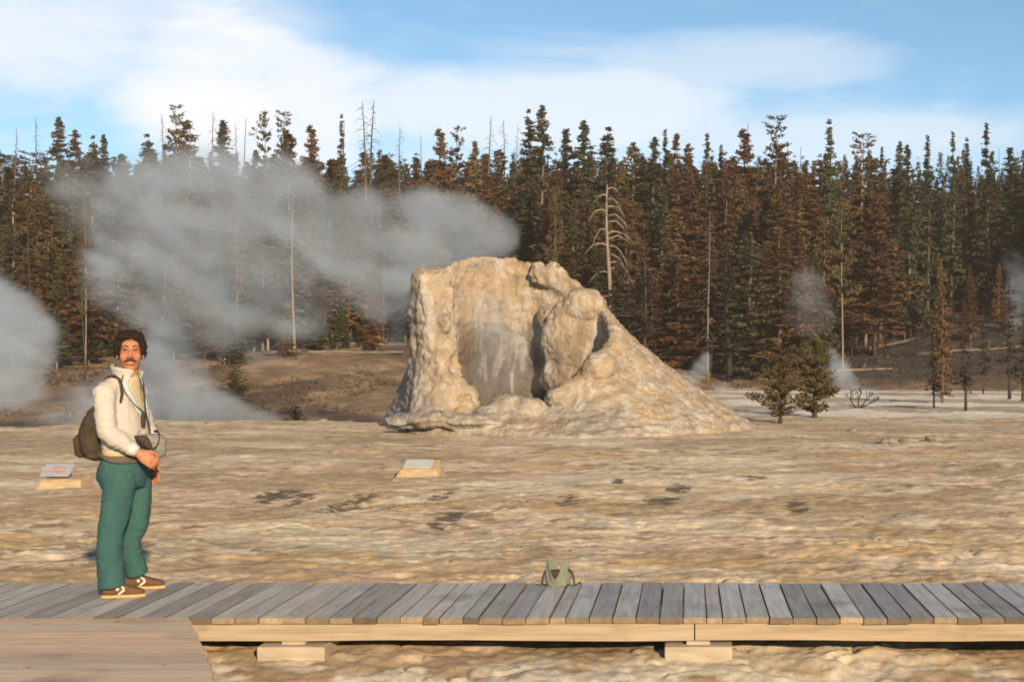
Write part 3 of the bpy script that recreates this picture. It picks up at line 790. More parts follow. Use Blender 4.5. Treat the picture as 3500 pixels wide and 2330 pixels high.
M['grey_plank'] = plank_mat('weathered_plank', (.24, .235, .215), (.35, .342, .318), (.46, .45, .42), (5, .35, 5), .7, .35)
M['tan_plank'] = plank_mat('pale_tan_plank', (.42, .315, .215), (.54, .415, .295), (.63, .50, .37), (.35, 5, 5), .75, .3)  # tan boards of the branch walk, paler than the grey deck
M['beam'] = plank_mat('beam_wood', (.24, .175, .105), (.335, .255, .165), (.40, .31, .21), (.3, 5, 6), .8, .2)

def planked(name, mat, boards, tints, parent, edge=None):
    """boards: list of 4 top corner points (ccw) ; thick boards with eased edges in one mesh"""
    V, F, T = [], [], []
    for (pts, z, th), tint in zip(boards, tints):
        c = sum((Vector((p[0], p[1], 0)) for p in pts), Vector()) / 4; k_ = tint[0] * random.uniform(.45, 1.25); et = (.62 * k_, .44 * k_, .27 * k_)
        b = len(V)
        e = .004
        for zz, ins in ((z - th, 0), (z - e, 0), (z, e)):
            for p in pts:
                d = Vector((p[0], p[1], 0)) - c
                q = Vector((p[0], p[1], 0)) - Vector((math.copysign(ins, d.x), math.copysign(ins, d.y), 0))
                V.append((q.x, q.y, zz)); T.append(et)
        for k in (0, 4):
            for i in range(4):
                j = (i + 1) % 4; F.append((b + k + i, b + k + j, b + k + 4 + j, b + k + 4 + i))
        V += V[b + 8:b + 12]; T += [tint] * 4; F.append((b + 12, b + 13, b + 14, b + 15)); F.append((b + 3, b + 2, b + 1, b))
    me = new_mesh(name, V, F, mat, False); set_colors(me, np.array(T)); return link(name, me, parent)
def boardwalks():
    r = random.Random(12)
    root = empty('boardwalk', (0, 9.2, 0), 'long grey plank boardwalk crossing in front of the geyser, the man standing on it', 'boardwalk')
    boards, tints = [], []
    x = -9.0
    while x < 6.5:
        w = .136 + r.choice((0, 0, 0, -.045, .0)) * (1 if r.random() < .5 else 0)
        y0, y1 = 8.56 + r.uniform(-.012, .012) - 9.2, 9.90 + r.uniform(-.02, .02) - 9.2
        sk = r.uniform(-.004, .004); z = r.uniform(-.003, .003)
        boards.append((((x, y0), (x + w, y0), (x + w + sk, y1), (x + sk, y1)), z, .036))
        k = r.uniform(.66, 1.22); warm = max(0, min(1, (-x - .6) / 2.2)) * .55 + r.uniform(-.08, .12)
        tints.append((k * (1 + .10 * warm), k * (1 - .04 * warm), k * (1.02 - .22 * warm)))
        x += w + .0055
    planked('deck', M['grey_plank'], boards, tints, root)
    def beam(x0, x1, y0, y1, z0, z1, tint=(1, 1, 1)):
        xs = np.linspace(x0, x1, 40); V, F = [], []
        for q in xs:
            w = .003 * math.sin(q * 3.1) + r.uniform(-.001, .001)
            V += [(q, y0 + w, z0 + w), (q, y1, z0 + w), (q, y1, z1), (q, y0 + w, z1)]
        for i in range(39):
            for k in range(4): F.append((i * 4 + k, i * 4 + (k + 1) % 4, i * 4 + 4 + (k + 1) % 4, i * 4 + 4 + k))
        F.append((0, 1, 2, 3)); F.append((159, 158, 157, 156))
        me = new_mesh('beam', V, F, M['beam'], False); set_colors(me, np.tile(np.array(tint, float), (len(V), 1))); link('beam', me, root)
    yb = 8.585 - 9.2
    beam(-8.9, .042, yb, yb + .045, -.142, -.0385)
    beam(.050, 6.4, yb, yb + .045, -.142, -.0385, (.97, .95, .92))
    beam(-8.9, 6.4, 9.83 - 9.2, 9.875 - 9.2, -.142, -.0385, (.8, .8, .8))
    def block(xc, zt, zb, w):
        b = MB(); b.box(xc - w / 2, xc + w / 2, 8.5 - 9.2, 9.0 - 9.2, zb, zt)
        o = b.build('support_block', M['block'], root, False); m = o.modifiers.new('b', 'BEVEL'); m.width = .008; m.segments = 2
        b = MB(); b.box(xc - .07, xc + .07, 8.56 - 9.2, 8.9 - 9.2, zt + .001, -.1425)
        s = b.build('shim', M['block'], o, False)
    M['block'] = simple('block_wood', (.36, .285, .195), .2, 5, .85, .4, .006, (1, 4, 4))
    for xc in (.068, -2.37): block(xc, -.163, -.33 if xc > 0 else -.36, .405)
    for xc in (-4.9, 2.6, 5.0): block(xc, -.163, -.34, .405)
    # the branch the photographer stands on
    br = empty('boardwalk', (-4, 7, 0), 'tan boardwalk branch joining the long walk, its planks lying lengthwise', 'boardwalk')
    boards, tints = [], []
    y = 8.545
    ex = lambda yy: -3.0 + (8.56 - yy) * .395 + .05 * math.sin((8.56 - yy) * 1.2)
    while y > 1.2:
        w = .137; k = r.uniform(.85, 1.12); wm = r.uniform(-.04, .06)
        x0 = -9.2; j = r.uniform(-.008, .008)
        boards.append((((x0 + 4, y - w - 7), (ex(y - w) + j + 4, y - w - 7), (ex(y) + j + 4, y - 7), (x0 + 4, y - 7)), r.uniform(-.001, .001) - .001, .036))
        tints.append((k * (1 + wm), k, k * (1 - wm)))
        y -= w + .0035
    planked('deck', M['tan_plank'], boards, tints, br)
    V, F = [], []
    yy = np.linspace(8.54, 1.3, 40)
    for q in yy:
        xx = ex(q) - .03 + 4
        V += [(xx, q - 7, -.15), (xx - .045, q - 7, -.15), (xx - .045, q - 7, -.0395), (xx, q - 7, -.0395)]
    for i in range(39):
        for k in range(4): F.append((i * 4 + k, i * 4 + (k + 1) % 4, i * 4 + 4 + (k + 1) % 4, i * 4 + 4 + k))
    F.append((0, 1, 2, 3)); F.append((159, 158, 157, 156))
    me = new_mesh('beam', V, F, M['beam'], False); set_colors(me, np.full((len(V), 3), .75)); link('beam', me, br)
boardwalks()

# ------------------------------------------------------------------ low signs out on the sinter
M['plate_grey'] = simple('sign_plate_grey', (.30, .30, .315), .08, 20, .5, .05, .002)
M['plate_pale'] = simple('sign_plate_pale', (.42, .44, .39), .1, 20, .45, .05, .002)
M['red_paint'] = simple('red_paint', (.52, .09, .07), .1, 20, .6, 0, .001)
M['sign_base'] = simple('sign_base', (.40, .28, .155), .25, 6, .85, .5, .01, (1, 3, 3))
def frustum(b, w0, d0, w1, d1, z0, z1f, z1b, off=0):
    """base w0 x d0, top w1 x d1 sloping from z1f (front) to z1b (back)"""
    b.add([(-w0 / 2, -d0 / 2, z0), (w0 / 2, -d0 / 2, z0), (w0 / 2, d0 / 2, z0), (-w0 / 2, d0 / 2, z0),
           (-w1 / 2 + off, -d1 / 2, z1f), (w1 / 2 + off, -d1 / 2, z1f), (w1 / 2 + off, d1 / 2, z1b), (-w1 / 2 + off, d1 / 2, z1b)],
          [(0, 3, 2, 1), (0, 1, 5, 4), (1, 2, 6, 5), (2, 3, 7, 6), (3, 0, 4, 7), (4, 5, 6, 7)])
def bev(o, w=.012):
    m = o.modifiers.new('b', 'BEVEL'); m.width = w; m.segments = 3; return o
def plate(name, w, l, t, mat, parent, tilt, loc):
    b = MB(); b.box(-w / 2, w / 2, -l / 2, l / 2, 0, t)
    o = b.build(name, mat, parent, False); o.rotation_euler = (tilt, 0, 0); o.location = loc; return bev(o, .004)
def signs():
    Y = 21.9; x = (961 - 1580) / 3271 * Y; z = float(ground_z(x, Y))
    s = empty('trail_sign', (x, Y + .2, z - .02), 'low slanted trail sign with blank pale green plate, on the open ground before the cone', 'sign')
    b = MB(); frustum(b, .75, .66, .55, .34, -.05, .14, .27); bev(b.build('base', M['sign_base'], s, False), .025)
    plate('plate', .43, .30, .012, M['plate_pale'], s, math.atan2(.13, .34), (-.02, -.005, .208))
    Y = 20.3; x = (134 - 1580) / 3271 * Y; z = float(ground_z(x, Y))
    s = empty('trail_sign', (x, Y + .2, z - .02), 'low trail sign with grey plate and red lettering on a tan base, near the man', 'sign')
    b = MB(); frustum(b, .70, .60, .58, .40, -.05, .15, .20, .02); bev(b.build('base', M['sign_base'], s, False), .045)
    tilt = .62
    p = plate('plate', .42, .27, .02, M['plate_grey'], s, tilt, (-.07, -.06, .262))
    bb = MB(); bb.box(-.19, .05, .02, .1, .17, .29); bb.build('bracket', M['sign_base'], s, False)
    r = random.Random(2); lt = MB()
    for y0, h, spans in ((.045, .05, [(-.07, .10)]), (-.045, .05, [(-.17, -.06), (-.035, .14)])):
        for a, c in spans:
            q = a
            while q < c - .012:
                w = r.uniform(.016, .024); k = r.randrange(3)
                lt.box(q, q + .006, y0 - h / 2, y0 + h / 2, .0205, .0225)
                if k != 1: lt.box(q + .0061, q + w - .002, y0 + h / 2 - .009, y0 + h / 2, .0205, .0225)
                if k != 2: lt.box(q + .0061, q + w - .002, y0 - .005, y0 + .005, .0205, .0225)
                if k == 1: lt.box(q + w - .007, q + w - .001, y0 - h / 2, y0 + h / 2, .0205, .0226)
                q += w + .004
    lt.build('lettering', M['red_paint'], p, False)
signs()

# ------------------------------------------------------------------ the man
M['skin'] = simple('skin', (.36, .142, .07), .08, 30, .55, .1, .002)
M['brow'] = simple('brow_hair', (.07, .035, .02), .3, 60, .85, .3, .002, spec=.1)
M['hair'] = simple('hair', (.026, .016, .010), .4, 60, .85, .9, .006, spec=.1)
M['jacket'] = simple('jacket_cloth', (.42, .365, .31), .08, 9, .9, .5, .012, (1, 1, .5))
M['cuff'] = simple('cuff_knit', (.44, .45, .42), .12, 40, .95, .3, .003)
M['shirt'] = simple('yellow_shirt', (.47, .37, .21), .06, 20, .9, .2, .004)
M['trousers'] = simple('trouser_cloth', (.030, .082, .074), .16, 7, .9, .5, .014, (1, 1, .35))
M['suede'] = simple('brown_suede', (.115, .058, .028), .2, 30, .9, .2, .003)
M['sole'] = simple('tan_sole', (.50, .30, .13), .1, 20, .8, .1, .002)
M['cream'] = simple('cream_leather', (.72, .58, .42), .08, 20, .7, .05, .002)
M['pack'] = simple('pack_canvas', (.042, .029, .016), .25, 10, .85, .5, .01)
M['dark_web'] = simple('dark_webbing', (.05, .034, .024), .2, 40, .85, .3, .002)
M['bag'] = simple('grey_canvas', (.20, .185, .145), .2, 14, .9, .5, .008)
M['strap'] = simple('grey_strap', (.10, .08, .055), .2, 30, .9, .3, .003)
M['eye'] = simple('eye_dark', (.04, .022, .015), .1, 20, .3, 0, .001)
M['lip'] = simple('lips', (.38, .14, .09), .05, 20, .5, 0, .001)

MX, MY = -3.69, 9.29
MR = math.atan2(3.69, 9.29)
F3 = Vector((.88, -.475, 0)); L3 = Vector((.475, .88, 0)); ZV = Vector((0, 0, 1))
def Zm(px, py, y): return Vector(((px - 400) * .001283, y, (1480 - py) * .001283))
TZ = [1.455, 1.43, 1.385, 1.30, 1.20, 1.10, 1.03, .985, .955]
TC = [(.03, .150), (.02, .152), (-.006, .157), (.0, .157), (.012, .156), (.022, .154), (.02, .154), (.016, .155), (.014, .156)]
TF = [.060, .078, .108, .122, .130, .138, .142, .132, .124]
TL = [.066, .105, .180, .198, .200, .196, .192, .180, .172]
def torso_pt(phi, z, off=0.0):
    zz = TZ[::-1]
    cx = np.interp(z, zz, [c[0] for c in TC][::-1]); cy = np.interp(z, zz, [c[1] for c in TC][::-1])
    a = np.interp(z, zz, TF[::-1]) + off; b = np.interp(z, zz, TL[::-1]) + off
    return Vector((cx, cy, z)) + F3 * a * math.cos(phi) + L3 * b * math.sin(phi)
def panel(name, mat, parent, grid, thick=.004):
    """grid: rows of points -> sheet with thickness"""
    V = [p for row in grid for p in row]; m = len(grid[0]); F = []
    for i in range(len(grid) - 1):
        for j in range(m - 1): F.append((i * m + j, i * m + j + 1, (i + 1) * m + j + 1, (i + 1) * m + j))
    o = link(name, new_mesh(name, V, F, mat), parent)
    s = o.modifiers.new('s', 'SOLIDIFY'); s.thickness = thick; s.offset = 0
    return o
def remesh_obj(name, b, voxel, sm, mat, parent, wr=0, wscale=(9, 9, 4)):
    v, f, n = b.remeshed(voxel, sm)
    if wr:
        q = fbm(v[:, 0] * wscale[0], v[:, 1] * wscale[1], v[:, 2] * wscale[2], 3)
        fold = np.exp(-(fbm(v[:, 0] * wscale[0] * .9 + 7, v[:, 1] * wscale[1] * .9, v[:, 2] * wscale[2] * 1.5, 2) / .10) ** 2)
        v = v + n * (wr * (.8 * q - .55 * fold))[:, None]
    return link(name, new_mesh(name, v, f, mat), parent)
SR, ER, WR = Vector((-.100, -.012, 1.345)), Vector((-.080, -.055, 1.065)), Vector((.088, -.085, .955))
SL, EL, WL = Vector((.080, .322, 1.345)), Vector((.150, .375, 1.075)), Vector((.192, .285, .885))
HD = Vector((.050, .135, -.016))
def hand(b, wrist, fdir, palm_n, tdir, curl, s=1.0):
    """palm, four fingers of different lengths and a thumb; fdir finger direction, palm_n the way the palm faces"""
    f = fdir.normalized(); p = palm_n.normalized(); side = f.cross(p).normalized()
    if side.dot(tdir) < 0: side = -side                      # side points to the thumb
    pc = wrist + f * .045 * s
    b.loft([(wrist - f * .02, side * .026 * s, p * .022 * s), (wrist + f * .01, side * .030 * s, p * .019 * s), (pc, side * .040 * s, p * .017 * s), (wrist + f * .085 * s, side * .041 * s, p * .014 * s), (wrist + f * .094 * s, side * .036 * s, p * .009 * s)], 14)
    for k, (o, L) in enumerate(((.030, .072), (.010, .080), (-.011, .075), (-.030, .060))):
        q = [wrist + f * .084 * s + side * o * s]; a = curl * .35
        for seg, fr in enumerate((.42, .33, .25)):
            d = f * math.cos(a) + p * math.sin(a) + side * o * 1.2
            q.append(q[-1] + d.normalized() * L * fr * s); a += curl * (.8 + .1 * k)
        b.tube(q, [.0095 * s, .0092 * s, .0085 * s, .0068 * s], 8)
    q = [wrist + f * .025 * s + side * .028 * s, wrist + f * .055 * s + side * .052 * s + p * .012 * s, wrist + f * .085 * s + side * .052 * s + p * .026 * s, wrist + f * .105 * s + side * .040 * s + p * .034 * s]
    b.tube(q, [.014 * s, .0115 * s, .010 * s, .0078 * s], 8)
def man():
    b = MB()
    H = HD
    def hp(x, y, z): return H + Vector((x, y, z))
    # skull, jaw, features (face looks to the camera)
    b.ball(hp(0, .008, 1.640), (.074, .094, .098), 22); b.ball(hp(0, -.018, 1.575), (.062, .070, .080), 20)
    b.ball(hp(0, -.045, 1.515), (.040, .036, .030), 14); b.ball(hp(0, -.02, 1.535), (.055, .055, .045), 16)
    b.ball(hp(0, -.062, 1.665), (.056, .028, .035), 14)
    for s in (-1, 1):
        b.ball(hp(s * .030, -.078, 1.648), (.026, .012, .008), 10); b.ball(hp(s * .040, -.050, 1.588), (.027, .024, .032), 12)
        b.ball(hp(s * .080, .012, 1.598), (.010, .020, .032), 10); b.ball(hp(s * .012, -.098, 1.582), (.010, .012, .009), 8)
    b.tube([hp(0, -.085, 1.640), hp(0, -.098, 1.610), hp(0, -.108, 1.588)], [.010, .013, .014], 10)
    b.ball(hp(0, -.074, 1.545), (.028, .014, .020), 12)
    b.tube([hp(0, .02, 1.56), Vector((.042, .147, 1.47)), Vector((.026, .152, 1.39))], [.060, .062, .068], 16)
    # the frame under the clothes
    b.loft([(Vector((.01, .155, z)), F3 * a, L3 * c) for z, a, c in ((1.42, .06, .09), (1.36, .085, .15), (1.2, .10, .16), (1.0, .10, .14), (.90, .10, .15), (.80, .09, .14))], 18)
    b.tube([SR, ER, WR], [.045, .037, .027], 12); b.tube([SL, EL, WL], [.045, .037, .027], 12)
    
    b.tube([Vector((-.012, .075, .82)), Zm(358, 1100, .045), Zm(340, 1230, .02), Vector((-.06, .0, .08))], [.070, .050, .045, .034], 12)
    b.tube([Vector((.070, .235, .82)), Zm(465, 1100, .26), Zm(441, 1225, .276), Zm(470, 1390, .318)], [.070, .050, .040, .034], 12)
    # hands
    hand(b, WR + Vector((.012, -.002, -.010)), Vector((.80, -.12, -.58)), Vector((.18, .9, -.25)), Vector((.5, .0, .8)), .95, 1.05)
    hand(b, WL + Vector((.004, -.006, -.022)), Vector((.16, -.10, -1)), Vector((-.55, -.5, 0)), Vector((.3, -.9, 0)), .42, .98)
    v, f, n = b.remeshed(.0055, 4)
    body = link('person', new_mesh('person', v, f, M['skin']), None, (MX, MY, 0)); body.rotation_euler.z = MR
    tag(body, 'dark haired man with moustache, white jacket and green trousers standing on the boardwalk', 'person')
    # hair: full curly cap, sideburns
    b = MB()
    b.ball(hp(0, .026, 1.668), (.093, .100, .098), 24)
    b.ball(hp(-.030, -.020, 1.722), (.052, .056, .036), 14); b.ball(hp(.034, -.018, 1.718), (.052, .056, .036), 14)
    for s in (-1, 1):
        b.ball(hp(s * .079, .004, 1.655), (.022, .048, .054), 12); b.ball(hp(s * .077, -.012, 1.622), (.010, .018, .030), 10); b.ball(hp(s * .070, .05, 1.62), (.03, .05, .05), 12)
    b.ball(hp(0, .08, 1.60), (.062, .05, .06), 14)
    v, f, n = b.remeshed(.006, 1)
    k = .006 * fbm(v[:, 0] * 45, v[:, 1] * 45, v[:, 2] * 45, 2) + .006 * perlin(v[:, 0] * 110, v[:, 1] * 110, v[:, 2] * 110)
    hv = v + n * k[:, None]
    hr = np.random.default_rng(5); pick = hr.choice(len(hv), 2600); nn_ = n[pick]
    ax = nn_ * .8 + rand_unit(hr, len(pick)) * .8; ax /= np.linalg.norm(ax, axis=1)[:, None]; bx = np.cross(ax, rand_unit(hr, len(pick)))
    c_ = hv[pick] + nn_ * .003; L_ = .004 + .006 * hr.random((len(pick), 1))
    tv = np.stack([c_ - ax * L_, c_ - bx * .0022, c_ + ax * L_, c_ + bx * .0022], 1).reshape(-1, 3)
    link('hair', new_mesh('hair', np.concatenate([hv, tv]), [tuple(q) for q in f] + [tuple(len(hv) + 4 * i + j for j in range(4)) for i in range(len(pick))], M['hair']), body)
    b = MB(); b.tube([hp(-.037, -.079, 1.553), hp(-.018, -.098, 1.567), hp(0, -.1015, 1.569), hp(.018, -.098, 1.567), hp(.037, -.079, 1.553)], [.003, .0075, .008, .0075, .003], 10)
    b.build('moustache', M['brow'], body)
    for s in (-1, 1):
        b = MB(); b.tube([hp(s * .012, -.0925, 1.652), hp(s * .030, -.0915, 1.660), hp(s * .050, -.078, 1.653)], [.003, .0045, .002], 8); b.build('eyebrow', M['brow'], body)
        b = MB(); b.ball(hp(s * .030, -.0815, 1.633), (.0115, .007, .0045), 10); b.build('eye', M['eye'], body)
    b = MB(); b.tube([hp(-.024, -.088, 1.541), hp(0, -.0975, 1.538), hp(.024, -.088, 1.541)], [.002, .0042, .002], 8); b.build('lips', M['lip'], body)
    # jacket
    b = MB()
    b.loft([(Vector((c[0], c[1], z)), F3 * a, L3 * l) for z, c, a, l in zip(TZ, TC, TF, TL)], 28)
    b.tube([Vector((-.045, .06, 1.385)), SR + Vector((-.006, 0, -.01)), SR.lerp(ER, .5) + Vector((-.02, -.008, 0)), ER + Vector((-.012, -.004, .015)), ER + Vector((.035, -.012, -.015)), ER.lerp(WR, .55) + Vector((0, 0, .006)), WR + Vector((-.028, .002, .016))],
           [.068, .074, .066, .066, .068, .058, .046], 16)
    b.tube([Vector((.06, .25, 1.385)), SL, SL.lerp(EL, .5), EL, EL.lerp(WL, .5), WL + Vector((-.012, .028, .055))], [.070, .074, .068, .066, .06, .048], 16)
    jk = remesh_obj('jacket', b, .010, 3, M['jacket'], body, .012, (8, 8, 11))
    b = MB(); b.tube([WR + Vector((-.045, .005, .028)), WR + Vector((.004, 0, -.001))], [.049, .037], 16); b.build('cuff', M['cuff'], jk)
    b = MB(); b.tube([WL + Vector((-.012, .028, .06)), WL + Vector((.0, .0, .0))], [.048, .036], 16); b.build('cuff', M['cuff'], jk)
    # collar wings and the open front
    def wing(ph0, ph1, zt0, zt1, zb0, zb1, mat, nm):
        g = []
        for i in range(7):
            s = i / 6; row = []
            for j in range(12):
                q = j / 11; ph = ph0 + (ph1 - ph0) * q; zt = zt0 + (zt1 - zt0) * q; zb = zb0 + (zb1 - zb0) * q
                z = zb + (zt - zb) * s
                if z < 1.44: p = torso_pt(ph, z, .010)
                else:
                    r = .088 + .02 * (z - 1.44) / .08
                    p = Vector((.034, .149, z)) + F3 * r * math.cos(ph) + L3 * r * math.sin(ph)
                row.append(p)
            g.append(row)
        return panel(nm, mat, jk, g, .006)
    wing(rad(-195), rad(-38), 1.525, 1.485, 1.40, 1.385, M['jacket'], 'collar')
    wing(rad(38), rad(165), 1.475, 1.505, 1.385, 1.40, M['jacket'], 'collar')
    def strip(ph_of, zs, off, mat, nm, n=6, th=.004, parent=jk):
        return panel(nm, mat, parent, [[torso_pt(ph_of(z, j / (n - 1)), z, off) for j in range(n)] for z in zs], th)
    zs = np.linspace(1.452, 1.20, 14)
    tt = lambda z: (1.452 - z) / .252
    strip(lambda z, q: rad(-40 + 32 * tt(z)) + (rad(58) * (1 - tt(z)) + .02) * q, zs, .007, M['shirt'], 'shirt', 8)
    strip(lambda z, q: rad(-62 + 44 * tt(z)) + rad(22 * (1 - .5 * tt(z))) * q, np.linspace(1.45, 1.17, 14), .011, M['cuff'], 'lapel')
    strip(lambda z, q: rad(26 - 14 * tt(z)) + rad(24 * (1 - .4 * tt(z))) * q, np.linspace(1.45, 1.12, 14), .012, M['cuff'], 'lapel')
    # hem of the shirt under the jacket
    b = MB(); b.loft([(Vector((.012, .156, z)), F3 * a, L3 * l) for z, a, l in ((.99, .122, .168), (.955, .128, .174), (.918, .130, .176), (.912, .12, .165))], 26)
    b.build('shirt_hem', M['shirt'], jk)
    # trousers
    b = MB()
    b.loft([(Vector((x, .157, z)), F3 * a, L3 * l) for z, x, a, l in ((.945, .012, .124, .168), (.90, .012, .134, .178), (.84, .008, .146, .186), (.77, .006, .146, .186), (.71, .012, .128, .176))], 26)
    b.ball(Vector((-.075, .15, .80)), (.09, .14, .10), 16)
    b.tube([Vector((-.012, .075, .80)), Zm(386, 920, .06), Zm(372, 1030, .05), Zm(350, 1140, .035), Zm(340, 1230, .02), Zm(343, 1330, .008), Zm(352, 1428, .0)], [.108, .104, .094, .086, .080, .082, .088], 20)
    b.tube([Vector((.070, .235, .80)), Zm(468, 920, .245), Zm(470, 1030, .255), Zm(462, 1130, .262), Zm(440, 1220, .275), Zm(446, 1300, .30), Zm(474, 1400, .32)], [.106, .104, .094, .088, .072, .070, .072], 20)
    remesh_obj('trousers', b, .009, 2, M['trousers'], body, .009, (8, 8, 5))
    # shoes: upper, sole, the star and chevron mark
    def shoe(ox, oy, rz, Ls):
        s = MB(); R = Matrix.Rotation(rz, 3, 'Z'); o = Vector((ox, oy, 0))
        prof = [(-.125, .022, .05, .055), (-.118, .034, .07, .075), (-.09, .039, .09, .085), (-.05, .040, .095, .09), (-.01, .041, .082, .08), (.03, .045, .065, .066), (.07, .048, .052, .054), (.105, .043, .042, .044), (.128, .030, .034, .036), (.138, .014, .028, .028)]
        s.loft([(o + R @ Vector((x * Ls, 0, .022 + h / 2 - .004)), R @ Vector((0, w, 0)), Vector((0, 0, h / 2))) for x, w, h, _ in prof], 18, power=2.6)
        up = s.build('shoe', M['suede'], body)
        s = MB()
        s.loft([(o + R @ Vector((x * Ls, 0, .0125)), R @ Vector((0, w + .005, 0)), Vector((0, 0, .0115))) for x, w, h, _ in [(-.132, .018, 0, 0)] + prof[1:-1] + [(.146, .012, 0, 0)]], 18, power=4)
        s.build('sole', M['sole'], up)
        mk = MB()
        P = lambda x, z: o + R @ Vector((x, -.0405 - .006 * max(0, (x + .02)) / .05 + .28 * max(0, z - .055), z))
        pts = []
        for k in range(10):
            a = math.pi / 2 + k * math.pi / 5; rr = .014 if k % 2 == 0 else .0058
            pts.append(P(-.028 + rr * math.cos(a), .062 + rr * math.sin(a)))
        c = P(-.028, .062); n = R @ Vector((0, -.004, 0))
        vv = [c + n] + [p + n for p in pts] + [p - n for p in pts]
        ff = [(0, 1 + k, 1 + (k + 1) % 10) for k in range(10)] + [(1 + k, 11 + k, 11 + (k + 1) % 10, 1 + (k + 1) % 10) for k in range(10)]
        mk.add(vv, ff)
        mk.build('star_mark', M['cream'], up, False)
        mk = MB(); mk.tube([P(-.018, .088), P(.008, .070), P(.012, .055), P(-.008, .038), P(-.024, .024)], [.0075, .0095, .0105, .0105, .008], 8, flat=.7)
        mk.build('chevron_mark', M['cream'], up)
    shoe(.003, .0, rad(-5), .98); shoe(.135, .325, rad(-7), .98)
    # --- things he carries
    # rucksack
    e = empty('rucksack', (MX, MY, 0), 'dark olive brown rucksack worn on the back of the man', 'rucksack', None, MR)
    b = MB(); dirB = -F3; c = Vector((-.150, .176, 1.09))
    b.loft([(c + ZV * z + dirB * o, F3 * a * .9, L3 * l * .92) for z, o, a, l in ((-.205, -.01, .03, .07), (-.19, .0, .07, .13), (-.12, .01, .10, .165), (-.02, .008, .105, .17), (.07, -.005, .09, .155), (.13, -.02, .068, .125), (.165, -.035, .04, .08), (.175, -.04, .015, .04))], 22)
    pk = remesh_obj('pack_body', b, .011, 2, M['pack'], e, .014, (8, 8, 8))
    b = MB(); b.loft([(c + ZV * z + dirB * o - L3 * .01, F3 * a, L3 * l) for z, o, a, l in ((-.18, .075, .025, .08), (-.16, .085, .04, .10), (-.06, .092, .045, .11), (-.03, .08, .03, .10))], 18); b.build('pocket', M['pack'], e)
    b = MB()
    b.tube([Vector((-.150, .13, 1.24)), Vector((-.135, .10, 1.36)), Vector((-.085, .085, 1.436)), Vector((-.045, .045, 1.447)), Vector((-.018, .01, 1.425)), Vector((-.004, -.012, 1.385)), Vector((.0, -.022, 1.33)), Vector((-.01, -.02, 1.27))], [.016] * 6 + [.014, .01], 10, flat=.5)
    b.build('strap', M['dark_web'], e)
    # shoulder bag at his front, band across the hip
    e = empty('shoulder_bag', (MX, MY, 0), 'grey canvas shoulder bag held at the waist of the man', 'bag', None, MR)
    def Z5(px, py, y): return Vector((((250 + px * .2232) - 150) / .6696 * .001283 - 400 * .001283, y, (1480 - ((1350 + py * .2232) - 1050) / .6696) * .001283))
    b = MB()
    b.loft([(Z5(px, py, y), Vector((w, -.02, 0)), Vector((.01, .055, 0))) for px, py, y, w in ((1225, 995, .08, .035), (1235, 960, .07, .060), (1215, 850, .05, .080), (1200, 740, .045, .084), (1190, 660, .05, .080), (1195, 620, .06, .062))], 20)
    remesh_obj('bag_body', b, .008, 2, M['bag'], e, .010, (14, 14, 14))
    b = MB(); b.loft([(Z5(px, py, -.008 + .02), Vector((w, -.015, 0)), Vector((0, .05, 0))) for px, py, w in ((1010, 630, .040), (1040, 700, .046), (1090, 790, .040), (1130, 825, .022))], 16); b.build('side_flap', M['dark_web'], e)
    b = MB(); b.tube([Z5(1060, 700, -.045), Z5(1095, 790, -.05), Z5(1160, 825, -.052), Z5(1235, 805, -.05), Z5(1275, 720, -.045), Z5(1285, 620, -.03), Z5(1262, 565, .0), Z5(1215, 575, .03)], .0095, 8, flat=.5); b.build('handle', M['dark_web'], e)
    b = MB(); pts = []
    for i in range(22):
        s = i / 21; ph = rad(-205 + 185 * s); z = 1.035 - .125 * sstep(0, 1, s) if s < .6 else 1.035 - .125 * sstep(0, 1, s)
        z = 1.04 - .14 * math.sin(min(1, s * 1.25) * math.pi / 2)
        a, l = .150, .198
        pts.append(Vector((.012, .156, z)) + F3 * a * math.cos(ph) + L3 * l * math.sin(ph))
    g = []
    for i, p in enumerate(pts):
        w = .011 + .014 * sstep(.45, .8, i / 21); g.append([p + ZV * (w * (2 * j / 4 - 1)) for j in range(5)])
    panel('strap', M['strap'], e, g, .006)
    # small case on a neck cord
    e = empty('hanging_case', (MX, MY, 0), 'small dark brown case hanging on a cord round the neck of the man', 'case', None, MR)
    b = MB(); p0 = torso_pt(rad(-12), 1.16, .025)
    b.loft([(p0 + ZV * z + F3 * 0, F3 * .013 * k, (L3 * .75 - F3 * .1) * .030 * k) for z, k in ((-.050, .5), (-.044, .85), (-.02, 1), (.02, 1), (.042, .85), (.05, .5))], 14, power=3); b.build('case', M['dark_web'], e)
    b = MB(); b.tube([torso_pt(rad(-75), 1.452, .02), torso_pt(rad(-58), 1.41, .016), torso_pt(rad(-42), 1.34, .016), torso_pt(rad(-26), 1.26, .016), p0 + ZV * .05], .0045, 6); b.build('cord', M['strap'], e)
    b = MB(); b.tube([torso_pt(rad(50), 1.45, .02), torso_pt(rad(26), 1.40, .018), torso_pt(rad(10), 1.31, .02), torso_pt(rad(2), 1.23, .02), torso_pt(rad(4), 1.10, .02), torso_pt(rad(8), 1.03, .02)], .006, 6); b.build('cord', M['dark_web'], e)
man()

